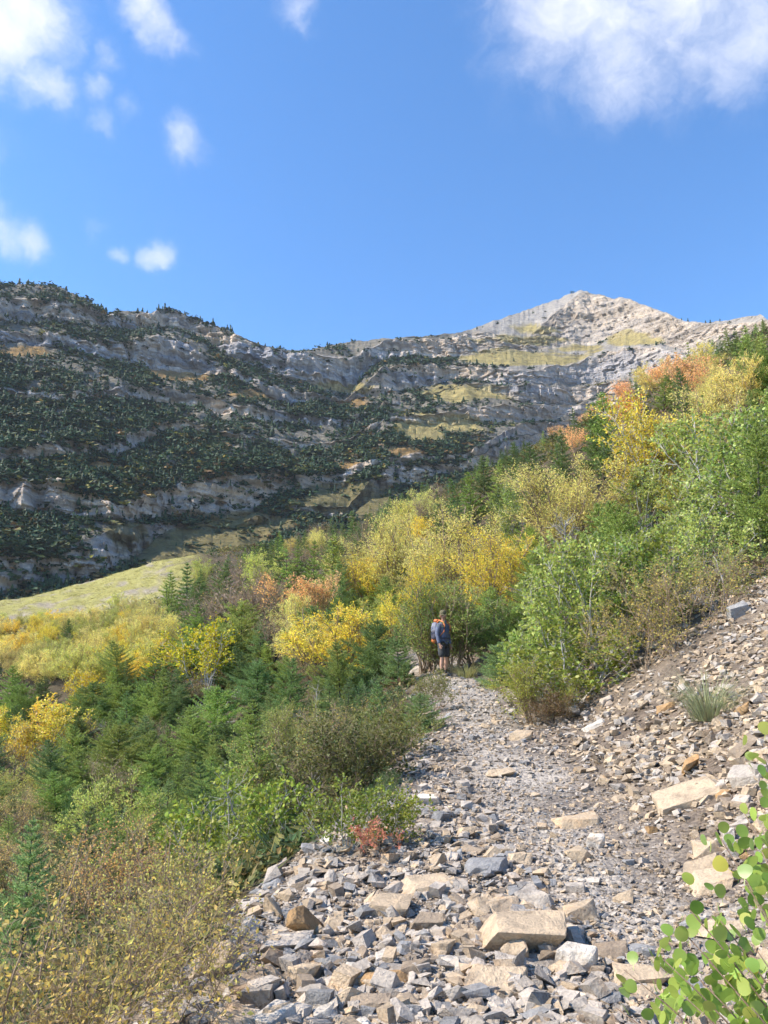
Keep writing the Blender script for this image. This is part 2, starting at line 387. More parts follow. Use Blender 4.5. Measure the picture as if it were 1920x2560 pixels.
upper = (sstep(1100, 1250, mpx)[None, :] * sstep(1000, 900, PY))
led = led + (talus * 1.25 - led) * (upper * (1 - meadow) * .8)[..., None]
foot = (seg == 12)[:, None] * (1 - meadow)
led = led + (np.array([.16, .135, .06]) - led) * (foot * .7)[..., None]
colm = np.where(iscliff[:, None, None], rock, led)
# skirt below and back slope behind the crest
def ext(row, dr, dz):
    r = R2[row] + dr; return r * np.sin(AZM[row]), r * np.cos(AZM[row]), ZM2[row] + dz
tops = [ext(0, d, z) for d, z in ((700, -420), (250, -130), (80, -32), (20, -5))]
bots = [ext(-1, d, z) for d, z in ((-40, -30), (-120, -110), (-180, -260))]
MX = np.vstack([np.array([t[0] for t in tops]), XM2, np.array([t[0] for t in bots])])
MY = np.vstack([np.array([t[1] for t in tops]), YM2, np.array([t[1] for t in bots])])
MZ = np.vstack([np.array([t[2] for t in tops]), ZM2, np.array([t[2] for t in bots])])
MCOL = np.concatenate([np.repeat(colm[:1], 4, 0), colm, np.repeat(colm[-1:], 3, 0)], 0)
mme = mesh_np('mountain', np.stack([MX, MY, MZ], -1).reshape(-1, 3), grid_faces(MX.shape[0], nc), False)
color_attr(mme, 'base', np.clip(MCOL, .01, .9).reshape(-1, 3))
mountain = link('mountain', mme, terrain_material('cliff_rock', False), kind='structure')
#@@END_TERRAIN
# ------------------------------------------------------------------ plant materials
def leaf_material(name, hue=.03, val=.35, trans=.35, gloss=.3, rough=.5, attr=None, second=None):
    m, t, o = new_mat(name)
    if attr:
        base = N(t, 'ShaderNodeAttribute', attribute_name=attr).outputs['Color']
    else:
        base = N(t, 'ShaderNodeObjectInfo').outputs['Color']
    g = N(t, 'ShaderNodeNewGeometry'); rnd = g.outputs['Random Per Island']
    if second:
        f = mathn(t, 'GREATER_THAN', rnd, 1 - second[1]); base = mix(t, f, base, second[0])
    r2 = mathn(t, 'FRACT', mathn(t, 'MULTIPLY', rnd, 7.13))
    h = N(t, 'ShaderNodeHueSaturation'); L(t, base, h.inputs['Color'])
    L(t, mathn(t, 'ADD', mathn(t, 'MULTIPLY', mathn(t, 'SUBTRACT', rnd, .5), 2 * hue), .5), h.inputs['Hue'])
    L(t, mathn(t, 'ADD', mathn(t, 'MULTIPLY', mathn(t, 'SUBTRACT', r2, .5), 2 * val), 1.0), h.inputs['Value'])
    bs = N(t, 'ShaderNodeBsdfPrincipled', inp={'Roughness': rough}); bs.inputs['Specular IOR Level'].default_value = gloss
    L(t, h.outputs[0], bs.inputs['Base Color'])
    tr = N(t, 'ShaderNodeBsdfTranslucent'); L(t, h.outputs[0], tr.inputs['Color'])
    mx = N(t, 'ShaderNodeMixShader', inp={0: trans}); L(t, bs.outputs[0], mx.inputs[1]); L(t, tr.outputs[0], mx.inputs[2])
    L(t, mx.outputs[0], o.inputs['Surface'])
    return m

def wood_material(name, c1, c2, scale=14):
    m, t, o = new_mat(name)
    tcn = N(t, 'ShaderNodeTexCoord'); mp = N(t, 'ShaderNodeMapping'); mp.inputs['Scale'].default_value = (scale, scale, scale * .25); L(t, tcn.outputs['Object'], mp.inputs['Vector'])
    n = N(t, 'ShaderNodeTexNoise', inp={'Scale': 1.0, 'Detail': 5.0, 'Roughness': .7}); L(t, mp.outputs[0], n.inputs['Vector'])
    bs = N(t, 'ShaderNodeBsdfPrincipled', inp={'Roughness': .85})
    L(t, ramp(t, n.outputs['Fac'], [(.35, c1), (.65, c2)]), bs.inputs['Base Color'])
    bp = N(t, 'ShaderNodeBump', inp={'Strength': .5, 'Distance': .01}); L(t, n.outputs['Fac'], bp.inputs['Height']); L(t, bp.outputs[0], bs.inputs['Normal'])
    L(t, bs.outputs[0], o.inputs['Surface'])
    return m

M_NEEDLE = leaf_material('fir_needles', .02, .45, .28, .15, .55)
M_LEAF = leaf_material('shrub_leaves', .028, .42, .46, .4, .45)
M_MIXED = leaf_material('turning_leaves', .03, .4, .50, .4, .45, second=((.80, .48, .14), .16))
M_FARLEAF = leaf_material('far_foliage', .02, .35, .12, .2, .6, attr='tint')
M_COVER = leaf_material('ground_cover_leaves', .03, .4, .3, .3, .5, attr='tint')
M_BARK = wood_material('dark_bark', (.045, .037, .032), (.13, .115, .10))
M_PALE = wood_material('pale_bark', (.32, .30, .26), (.55, .52, .46))
M_DEAD = wood_material('weathered_dead_wood', (.22, .205, .19), (.48, .45, .42))
M_TWIG = wood_material('reddish_twig_bark', (.20, .14, .09), (.38, .29, .20))

# ------------------------------------------------------------------ plant geometry
class MB:
    def __init__(s): s.v = []; s.f = []; s.n = 0
    def add(s, v, f):
        v = np.asarray(v, float).reshape(-1, 3); s.v.append(v); s.f.append(np.asarray(f, int).reshape(-1, 3) + s.n); s.n += len(v)
    def tube(s, pts, rad, k=4):
        pts = np.asarray(pts, float); n = len(pts)
        if np.isscalar(rad): rad = [rad] * n
        tg = np.gradient(pts, axis=0); tg /= np.linalg.norm(tg, axis=1)[:, None] + 1e-9
        ref = np.array([0, 0, 1.0]) if abs(tg[0][2]) < .9 else np.array([1.0, 0, 0])
        a = np.cross(tg, ref); a /= np.linalg.norm(a, axis=1)[:, None] + 1e-9
        b = np.cross(tg, a)
        ang = np.arange(k) * 2 * math.pi / k
        ring = pts[:, None, :] + np.asarray(rad)[:, None, None] * (np.cos(ang)[None, :, None] * a[:, None, :] + np.sin(ang)[None, :, None] * b[:, None, :])
        V = ring.reshape(-1, 3); F = []
        for i in range(n - 1):
            for j in range(k):
                p, q = i * k + j, i * k + (j + 1) % k
                F += [(p, q, q + k), (p, q + k, p + k)]
        V = np.vstack([V, pts[-1] + tg[-1] * rad[-1]]); t = len(V) - 1
        for j in range(k): F.append(((n - 1) * k + j, (n - 1) * k + (j + 1) % k, t))
        s.add(V, F)
    def cards(s, P, D, Nn, ln, wd, shape='diamond'):       # many leaves at once
        P = np.asarray(P, float); D = np.asarray(D, float); Nn = np.asarray(Nn, float)
        D = D / (np.linalg.norm(D, axis=1)[:, None] + 1e-9)
        S = np.cross(D, Nn); S /= np.linalg.norm(S, axis=1)[:, None] + 1e-9
        Nn = np.cross(S, D)
        n = len(P); ln = np.broadcast_to(ln, (n,))[:, None]; wd = np.broadcast_to(wd, (n,))[:, None]
        if shape == 'diamond':
            V = np.stack([P, P + D * ln * .45 + S * wd * .5 + Nn * wd * .12, P + D * ln, P + D * ln * .45 - S * wd * .5 + Nn * wd * .12], 1)
            F = np.array([[0, 1, 2], [0, 2, 3]])
        elif shape == 'round':
            V = np.stack([P, P + D * ln * .3 + S * wd * .48, P + D * ln * .75 + S * wd * .40, P + D * ln, P + D * ln * .75 - S * wd * .40, P + D * ln * .3 - S * wd * .48], 1)
            F = np.array([[0, 1, 2], [0, 2, 3], [0, 3, 4], [0, 4, 5]])
        else:                                              # needle
            V = np.stack([P + S * wd * .5, P + D * ln, P - S * wd * .5], 1)
            F = np.array([[0, 1, 2]])
        k = V.shape[1]
        F = (np.arange(n)[:, None, None] * k + F[None]).reshape(-1, 3)
        s.add(V.reshape(-1, 3), F)
    def mesh(s, name, smooth=False):
        if not s.v: return None
        return mesh_np(name, np.vstack(s.v), np.vstack(s.f), smooth)
    def arr(s): return np.vstack(s.v), np.vstack(s.f)

def unit(v): v = np.asarray(v, float); return v / (np.linalg.norm(v, axis=-1, keepdims=True) + 1e-9)

def make_fir(seed, h=3.0, base_r=.75, seg=.055, lod=1.0, ragged=.25):
    g = np.random.default_rng(seed); wood = MB(); fol = MB()
    lean = g.normal(0, .04, 2)
    def axis(z): return np.array([lean[0] * z * z / h, lean[1] * z * z / h, z])
    zs = np.linspace(0, h, 9)
    wood.tube([axis(z) for z in zs], [.045 * h / 3 * (1 - .93 * z / h) + .004 for z in zs], 6)
    z = .06 * h; P, D, Q, LN = [], [], [], []
    while z < h * .985:
        rel = z / h
        nb = int(g.integers(5, 8)) if lod >= 1 else int(g.integers(4, 7))
        a0 = g.uniform(0, 6.28)
        for b in range(nb):
            az_ = a0 + b * 6.283 / nb + g.normal(0, .25)
            ln = base_r * h / 3 * ((1 - rel) ** .75) * g.uniform(1 - ragged * 1.4, 1 + ragged) + .05
            if g.random() < .06: ln *= .4
            o = np.array([math.cos(az_), math.sin(az_), 0]); p0 = axis(z)
            up = .55 - .75 * (1 - rel) + g.normal(0, .12)
            ns = max(3, int(ln / (seg * 1.6)))
            t = np.linspace(0, 1, ns + 1)
            pts = p0 + o * (ln * t)[:, None] + np.array([0, 0, 1.0]) * (ln * (up * t * .55 + .28 * t * t))[:, None]
            wood.tube(pts[[0, ns // 2, ns]], [.012 * h / 3 * (1 - rel) + .004, .006, .003], 3)
            side = np.array([-o[1], o[0], 0])
            for i in range(1, ns + 1):
                dirb = unit(pts[i] - pts[i - 1])
                segs = [(pts[i - 1], dirb, np.linalg.norm(pts[i] - pts[i - 1]))]
                if t[i] > .18:
                    for sgn in (-1, 1):
                        tl = ln * (.16 + .42 * (1 - t[i])) * g.uniform(.6, 1.15)
                        if tl < seg * .8: continue
                        d = unit(dirb * .75 + side * sgn * .8 + np.array([0, 0, g.normal(.06, .12)]))
                        segs.append((pts[i], d, tl))
                for (q, d, l) in segs:
                    m = max(1, int(round(l / seg)))
                    for j in range(m):
                        P.append(q + d * (j * l / m)); D.append(d); LN.append(min(1.0, .65 + .5 * (1 - j / m)))
        z += h * (.045 + .02 * (1 - rel)) * g.uniform(.8, 1.2) / max(lod, .6)
    for j in range(6): P.append(axis(h * (.94 + .012 * j))); D.append(np.array([0, 0, 1.0])); LN.append(.8)
    P, D, LN = np.array(P), unit(np.array(D)), np.array(LN)
    n = len(P); A = unit(np.cross(D, np.array([.3, .2, 1.0]))); B = np.cross(D, A)
    K = 6 if lod >= 1 else 3
    for k in range(K):
        ph = k * 6.283 / K + g.uniform(-.4, .4, n)
        rad = A * np.cos(ph)[:, None] + B * np.sin(ph)[:, None]
        rad[:, 2] = rad[:, 2] * .6 + .25
        dd = unit(D * g.uniform(.55, 1.1, n)[:, None] + rad * .9)
        fol.cards(P + g.normal(0, seg * .25, (n, 3)), dd, unit(g.normal(0, 1, (n, 3)) + np.array([0, 0, 1.2])), (seg * (1.0 if lod >= 1 else 1.5)) * LN * g.uniform(.7, 1.2, n), seg * (.34 if lod >= 1 else .5), 'needle')
    return wood.mesh('fir_trunk', True), fol.mesh('fir_crown')

def make_shrub(seed, h=2.5, spread=.5, stems=9, leaves=3000, ll=.07, lw=.03, shape='diamond', nb=8, tw=3, rad=.018, up=.35, droop=0.0, start=.3, wood_only=False, tree=False):
    g = np.random.default_rng(seed); wood = MB(); fol = MB(); sites = []
    def grow(p, d, ln, r, n, lvl):
        pts = [p]; dd = d
        for i in range(n):
            dd = unit(dd + g.normal(0, .13 + .04 * lvl, 3) + np.array([0, 0, up * .22 - droop * .2 * (i / n)]))
            pts.append(pts[-1] + dd * ln / n)
        pts = np.array(pts); rr_ = np.linspace(r, r * .35, n + 1)
        wood.tube(pts, rr_, 5 if lvl == 0 else 3)
        return pts
    for s_ in range(stems):
        a = g.uniform(0, 6.283); ti = spread * math.sqrt(g.random()) * (1 if not tree else .25)
        d = unit(np.array([math.cos(a) * ti, math.sin(a) * ti, 1.0]))
        p = np.array([math.cos(a), math.sin(a), 0]) * g.uniform(0, .10) * h * spread
        ln = h * g.uniform(.72, 1.0) * (1 - .18 * ti)
        pts = grow(p, d, ln, rad * h / 2.5 * g.uniform(.7, 1.2), 8, 0)
        for b in range(nb):
            t = start + (1 - start) * g.random() ** .8
            i = min(7, int(t * 8)); q = pts[i] + (pts[i + 1] - pts[i]) * (t * 8 - i if t < 1 else 0)
            ax = unit(pts[i + 1] - pts[i]); rp = unit(np.cross(ax, g.normal(0, 1, 3)))
            d1 = unit(ax * .6 + rp * (.75 if not tree else 1.0) + np.array([0, 0, .2]))
            l1 = h * (.34 if not tree else .30) * (1.15 - .6 * t) * g.uniform(.6, 1.2)
            p1 = grow(q, d1, l1, rad * .4 * h / 2.5, 4, 1)
            sites.append((p1, 1.0))
            for k in range(tw):
                j = int(g.integers(1, 4)); ax1 = unit(p1[j + 1] - p1[j])
                d2 = unit(ax1 * .7 + unit(np.cross(ax1, g.normal(0, 1, 3))) * .8)
                p2 = grow(p1[j], d2, l1 * g.uniform(.35, .7), rad * .2 * h / 2.5, 3, 2)
                sites.append((p2, .8))
    if not wood_only:
        w_ = np.array([np.linalg.norm(p[-1] - p[0]) for p, _ in sites]); w_ /= w_.sum()
        idx = g.choice(len(sites), leaves, p=w_); P, D = [], []
        for i in idx:
            p, _ = sites[i]; t = g.random() ** .7 * (len(p) - 1); j = min(len(p) - 2, int(t))
            P.append(p[j] + (p[j + 1] - p[j]) * (t - j)); D.append(p[j + 1] - p[j])
        P, D = np.array(P), unit(np.array(D)); n = leaves
        dirs = unit(D * .8 + g.normal(0, .55, (n, 3)) + np.array([0, 0, -droop]))
        nr = unit(g.normal(0, .62, (n, 3)) + np.array([-.62, -.35, .75]))
        fol.cards(P + g.normal(0, .012 * h, (n, 3)), dirs, nr, ll * g.uniform(.65, 1.25, n), lw * g.uniform(.7, 1.2, n), shape)
    return wood.mesh('stems', True), fol.mesh('leaves')

def make_tuft(seed, h=.45, n=330, spread=.26):
    g = np.random.default_rng(seed); fol = MB()
    a = g.uniform(0, 6.283, n); r0 = spread * .35 * np.sqrt(g.random(n)); ln = h * g.uniform(.55, 1.15, n); out_ = g.uniform(.3, 1.35, n)
    o = np.stack([np.cos(a), np.sin(a), 0 * a], -1); sd = np.stack([-np.sin(a), np.cos(a), 0 * a], -1)
    p0 = o * r0[:, None]
    t = np.array([0, .4, .75, 1.0]); V = []
    for i, tt_ in enumerate(t):
        c = p0 + o * (ln * out_ * tt_ ** 1.6 * .9)[:, None] + np.array([0, 0, 1.0]) * (ln * (tt_ - .45 * out_ * tt_ ** 2.2))[:, None]
        wd = .0026 * (1 - .85 * tt_)
        V += [c + sd * wd, c - sd * wd]
    V = np.stack(V, 1); F = np.array([[0, 1, 3], [0, 3, 2], [2, 3, 5], [2, 5, 4], [4, 5, 7], [4, 7, 6]])
    fol.add(V.reshape(-1, 3), (np.arange(n)[:, None, None] * 8 + F[None]).reshape(-1, 3))
    return fol.mesh('blades')

FIR = [make_fir(11, 3.0, 1.0, lod=1.05), make_fir(12, 3.2, .9, lod=1.05), make_fir(13, 2.6, 1.35, lod=1.1, ragged=.45), make_fir(14, 2.2, 1.6, lod=1.1, ragged=.5)]
FIRFAR = [make_fir(21, 5.0, .72, .10, .8), make_fir(22, 5.5, .62, .10, .8), make_fir(23, 4.5, .85, .10, .8)]
WILLOW = [make_shrub(31, 2.6, .75, 16, 8500, .075, .024, nb=9, tw=3, up=.5, start=.1), make_shrub(32, 2.4, .9, 15, 8500, .075, .024, nb=9, tw=3, up=.45, start=.1), make_shrub(33, 3.0, .6, 14, 8500, .075, .024, nb=10, tw=3, up=.5, start=.1), make_shrub(34, 4.4, .75, 20, 20000, .085, .030, nb=12, tw=4, up=.5, start=.1), make_shrub(35, 4.2, .9, 20, 19000, .085, .030, nb=12, tw=4, up=.45, start=.08)]
ASPEN = [make_shrub(41, 3.0, .5, 7, 3600, .062, .058, 'round', nb=12, tw=3, up=.35), make_shrub(42, 3.4, .4, 6, 3600, .062, .058, 'round', nb=12, tw=3, up=.3), make_shrub(43, 2.6, .7, 9, 3600, .062, .058, 'round', nb=10, tw=3, up=.3), make_shrub(44, 4.6, .4, 8, 8000, .07, .06, 'round', nb=16, tw=4, up=.3), make_shrub(45, 4.4, .55, 9, 8500, .07, .06, 'round', nb=15, tw=4, up=.3, start=.2), make_shrub(46, 1.2, .9, 12, 2600, .042, .036, 'round', nb=8, tw=3, up=.25, start=.15)]
ORANGE = [make_shrub(51, 2.8, .5, 8, 3400, .075, .042, nb=11, tw=3, up=.35), make_shrub(52, 2.4, .65, 9, 3000, .075, .042, nb=10, tw=3, up=.35), make_shrub(53, 4.2, .5, 9, 7000, .085, .055, nb=14, tw=4, up=.3, start=.15), make_shrub(54, .5, .8, 8, 500, .035, .02, nb=6, tw=2, up=.3)]
TWIGGY = [make_shrub(61, 1.9, .6, 10, 2300, .034, .022, nb=12, tw=5, up=.3, rad=.013), make_shrub(62, 1.6, .8, 10, 2100, .034, .022, nb=11, tw=5, up=.3, rad=.013)]
OLIVE = [make_shrub(71, 1.2, .9, 18, 4200, .040, .019, nb=9, tw=3, up=.3, rad=.012), make_shrub(72, 1.0, 1.1, 18, 4000, .040, .019, nb=9, tw=3, up=.25, rad=.012)]
BARE = [make_shrub(81, 1.8, .7, 12, 240, .05, .03, nb=10, tw=4, up=.3), make_shrub(82, 1.6, .9, 12, 160, .05, .03, nb=10, tw=4, up=.3)]
SNAG = [make_shrub(91, 2.6, .15, 1, 0, nb=24, tw=3, up=.0, rad=.035, start=.2, wood_only=True, tree=True), make_shrub(92, 1.6, .9, 5, 0, nb=9, tw=3, up=0, rad=.022, wood_only=True)]
TUFT = [make_tuft(101), make_tuft(102, .38, 260, .28)]
KINDS = {  # variants, wood material, leaf material, name, category, part names
    'fir': (FIR, M_BARK, M_NEEDLE, 'fir_tree', 'tree', 'trunk', 'crown'), 'firfar': (FIRFAR, M_BARK, M_NEEDLE, 'fir_tree', 'tree', 'trunk', 'crown'),
    'willow': (WILLOW, M_TWIG, M_LEAF, 'willow_shrub', 'shrub', 'stems', 'foliage'), 'aspen': (ASPEN, M_PALE, M_LEAF, 'aspen_tree', 'tree', 'trunk', 'crown'),
    'orange': (ORANGE, M_TWIG, M_LEAF, 'maple_tree', 'tree', 'trunk', 'crown'), 'twiggy': (TWIGGY, M_TWIG, M_MIXED, 'twiggy_shrub', 'shrub', 'stems', 'foliage'),
    'olive': (OLIVE, M_TWIG, M_LEAF, 'low_shrub', 'shrub', 'stems', 'foliage'), 'bare': (BARE, M_TWIG, M_MIXED, 'bare_shrub', 'shrub', 'stems', 'foliage'),
    'snag': (SNAG, M_DEAD, None, 'dead_branch', 'branch', 'stems', None), 'tuft': (TUFT, None, M_LEAF, 'grass_tuft', 'grass tuft', None, 'blades')}
NATH = {'fir': [3.0, 3.2, 2.6, 2.2], 'firfar': [5.0, 5.5, 4.5], 'willow': [2.5, 2.2, 2.9, 4.2, 3.9], 'aspen': [2.9, 3.3, 2.4, 4.4, 4.2, 1.1], 'orange': [2.7, 2.3, 4.1, .45], 'twiggy': [1.8, 1.5], 'olive': [1.1, .9], 'bare': [1.6, 1.4], 'snag': [2.6, 1.3], 'tuft': [.38, .33]}
PLANTS = []
def plant(kind, x, y, h, color, label=None, group=None, var=None, rz=None, tilt=(0, 0), sx=1.0, sink=.04, name=None):
    V, wm, lm, nm, cat, wn, ln_ = KINDS[kind]
    i = random.randrange(len(V)) if var is None else var
    if kind in ('willow', 'aspen', 'orange'):             # a shape grown to about this height, so that leaves keep their size
        ok_ = [q for q in range(len(V)) if .72 < h / NATH[kind][q] < 1.38]
        if i not in ok_: i = random.choice(ok_) if ok_ else min(range(len(V)), key=lambda q: abs(math.log(h / NATH[kind][q])))
    s_ = h / NATH[kind][i]
    e = bpy.data.objects.new(name or nm, None); COL.objects.link(e); e.empty_display_size = .2
    e.location = (x, y, g1(x, y) - sink); e.rotation_euler = (tilt[0], tilt[1], random.uniform(0, 6.28) if rz is None else rz); e.scale = (s_ * sx, s_ * sx, s_)
    e['category'] = cat
    if label: e['label'] = label
    if group: e['group'] = group
    if V[i] is not None:
        if isinstance(V[i], tuple): wme, lme = V[i]
        else: wme, lme = None, V[i]
        if wme is not None: link(wn, wme, wm, e)
        if lme is not None and lm is not None: link(ln_, lme, lm, e, color=color)
    PLANTS.append((e, kind, x, y, h)); return e

def place_top(px, py, h, rmin=2.0, rmax=125):             # standing point of a plant of height h whose top shows at this pixel
    u, f, up = ray(px, py)
    t = np.geomspace(rmin, rmax, 1500)
    d = CAMZ + up * t - G(u * t, f * t) - h
    s_ = np.where((d[:-1] > 0) & (d[1:] <= 0))[0]
    if len(s_): tt_ = t[s_[0] + 1]
    else: tt_ = t[np.argmin(np.abs(d))]
    return u * tt_, f * tt_
#@@END_PLANTLIB
# ------------------------------------------------------------------ rock materials and shapes
def rock_material(name, attr=None):
    m, t, o = new_mat(name)
    base = N(t, 'ShaderNodeAttribute', attribute_name=attr).outputs['Color'] if attr else N(t, 'ShaderNodeObjectInfo').outputs['Color']
    g = N(t, 'ShaderNodeNewGeometry'); tcn = N(t, 'ShaderNodeTexCoord')
    n1 = N(t, 'ShaderNodeTexNoise', inp={'Scale': 9.0, 'Detail': 7.0, 'Roughness': .7}); L(t, g.outputs['Position'], n1.inputs['Vector'])
    n2 = N(t, 'ShaderNodeTexNoise', inp={'Scale': 70.0, 'Detail': 4.0, 'Roughness': .6}); L(t, g.outputs['Position'], n2.inputs['Vector'])
    n3 = N(t, 'ShaderNodeTexNoise', inp={'Scale': 4.0, 'Detail': 3.0, 'Distortion': 1.2}); L(t, g.outputs['Position'], n3.inputs['Vector'])
    c = mix(t, 1.0, base, ramp(t, n1.outputs['Fac'], [(.3, (.60, .59, .59)), (.5, (1, 1, 1)), (.7, (1.25, 1.2, 1.13))]), 'MULTIPLY')
    c = mix(t, .6, c, ramp(t, n2.outputs['Fac'], [(.35, (.75, .75, .76)), (.65, (1.2, 1.2, 1.18))]), 'MULTIPLY')
    c = mix(t, ramp(t, n3.outputs['Fac'], [(.58, (0, 0, 0)), (.72, (.45, .45, .45))]), c, mix(t, 1.0, base, (1.05, .80, .55), 'MULTIPLY'))
    bs = N(t, 'ShaderNodeBsdfPrincipled', inp={'Roughness': .82}); bs.inputs['Specular IOR Level'].default_value = .3
    L(t, c, bs.inputs['Base Color'])
    h = mathn(t, 'ADD', n1.outputs['Fac'], mathn(t, 'MULTIPLY', n2.outputs['Fac'], .25))
    bp = N(t, 'ShaderNodeBump', inp={'Strength': .9, 'Distance': .04}); L(t, h, bp.inputs['Height']); L(t, bp.outputs[0], bs.inputs['Normal'])
    L(t, bs.outputs[0], o.inputs['Surface'])
    return m
M_ROCK = rock_material('limestone'); M_GRAVEL = rock_material('loose_gravel', 'tint')

def hull(seed, n, flat=1.0, bevel=0.0, detail=False, boxy=False):
    g = np.random.default_rng(seed)
    p = g.uniform(-1, 1, (n, 3))
    if boxy:
        cs = np.array([[a_, b_, c_] for a_ in (-1, 1) for b_ in (-1, 1) for c_ in (-1, 1)], float)
        p = np.vstack([cs * (1 - np.abs(g.normal(0, .16, (8, 3)))), p[:max(0, min(4, n - 9))]])
    p /= np.max(np.abs(p), axis=1)[:, None] ** g.uniform(.8, 1.0)     # towards the faces of a block
    sh = g.normal(0, .22, 2); p[:, 0] += p[:, 2] * sh[0]; p[:, 1] += p[:, 2] * sh[1]
    p *= np.array([1.0, g.uniform(.55, .9), flat])
    bm = bmesh.new(); vs = [bm.verts.new(q) for q in p]
    r = bmesh.ops.convex_hull(bm, input=vs)
    bmesh.ops.delete(bm, geom=list({e for e in r['geom_interior'] + r['geom_unused'] if isinstance(e, bmesh.types.BMVert)}), context='VERTS')
    if detail: bmesh.ops.dissolve_limit(bm, angle_limit=R(16), verts=bm.verts[:], edges=bm.edges[:])
    if bevel: bmesh.ops.bevel(bm, geom=bm.edges[:] + bm.verts[:], offset=bevel, segments=2, affect='EDGES', profile=.6, clamp_overlap=True)
    if detail:
        bmesh.ops.triangulate(bm, faces=bm.faces[:])
        bmesh.ops.subdivide_edges(bm, edges=[e for e in bm.edges if e.calc_length() > .42], cuts=1)
        bmesh.ops.triangulate(bm, faces=bm.faces[:])
        bmesh.ops.subdivide_edges(bm, edges=[e for e in bm.edges if e.calc_length() > .30], cuts=1)
        bmesh.ops.triangulate(bm, faces=bm.faces[:])
        co = np.array([v.co[:] for v in bm.verts]); d = .085 * fbm(co[:, 0] * 2.0 + seed, co[:, 1] * 2.0, co[:, 2] * 3 + seed, 4)
        for v, q in zip(bm.verts, d): v.co += v.normal * q
    else: bmesh.ops.triangulate(bm, faces=bm.faces[:])
    bmesh.ops.recalc_face_normals(bm, faces=bm.faces[:])
    bm.verts.ensure_lookup_table(); bm.verts.index_update()
    V = np.array([v.co[:] for v in bm.verts]); F = np.array([[v.index for v in f.verts] for f in bm.faces]); bm.free()
    mn, mx = V.min(0), V.max(0); V = (V - (mn + mx) / 2) / (mx - mn).max() ; V[:, 2] -= V[:, 2].min()
    return V, F
ROCKS = []
for i in range(26):
    fl = [.28, .38, .5, .62][i % 4]
    V, F = hull(300 + i, 13 + (i % 5), fl, .035, True, i % 3 == 1)
    me = mesh_np('rock', V, F, True)
    try: me.set_sharp_from_angle(angle=R(38))
    except Exception: pass
    me.materials.append(M_ROCK); e_ = V.max(0) - V.min(0); ROCKS.append((me, e_))
PEB = [hull(500 + i, 8 + i % 2, [.3, .45, .6][i % 3], boxy=i % 2 == 0) for i in range(24)]

TAN, GREY, BLUE, WHITE, RUST, BROWN = (.50, .39, .27), (.46, .405, .345), (.29, .285, .28), (.62, .56, .48), (.43, .27, .13), (.33, .26, .19)
CN = {TAN: 'tan', GREY: 'grey', BLUE: 'blue-grey', WHITE: 'whitish', RUST: 'rust-orange', BROWN: 'brown'}
def slope_normal(x, y, e=.25):
    return Vector(((float(Gs(x - e, y) - Gs(x + e, y))) / (2 * e), (float(Gs(x, y - e) - Gs(x, y + e))) / (2 * e), 1.0)).normalized()

ROCKLIST = []                                             # (object, px, py, x, y, short name)
def rock(x, y, wid, thick, color, label, var, rz=0.0, tilt=0.0, tiltdir=0.0, sink=.18, dep=.75, name='rock', group=None, short=None, jitter=.12):
    me, e_ = ROCKS[var % len(ROCKS)]
    o = bpy.data.objects.new(name, me); COL.objects.link(o)
    j = lambda: 1 + random.uniform(-jitter, jitter)
    o.color = tuple(min(.85, c * k) for c, k in zip(color, [random.uniform(.88, 1.12)] * 3)) + (1,)
    o.scale = (wid / e_[0] * j(), wid * dep / e_[1] * j(), thick / e_[2])
    q = Vector((0, 0, 1)).rotation_difference(slope_normal(x, y)) @ Quaternion((math.cos(tiltdir), math.sin(tiltdir), 0), tilt) @ Quaternion((0, 0, 1), rz)
    o.rotation_mode = 'QUATERNION'; o.rotation_quaternion = q
    o.location = (x, y, g1(x, y) - sink * thick)
    o['label'] = label; o['category'] = 'rock'
    if group: o['group'] = group
    p = proj(x, y, g1(x, y)); ROCKLIST.append((o, p[0], p[1], x, y, short, wid)); return o

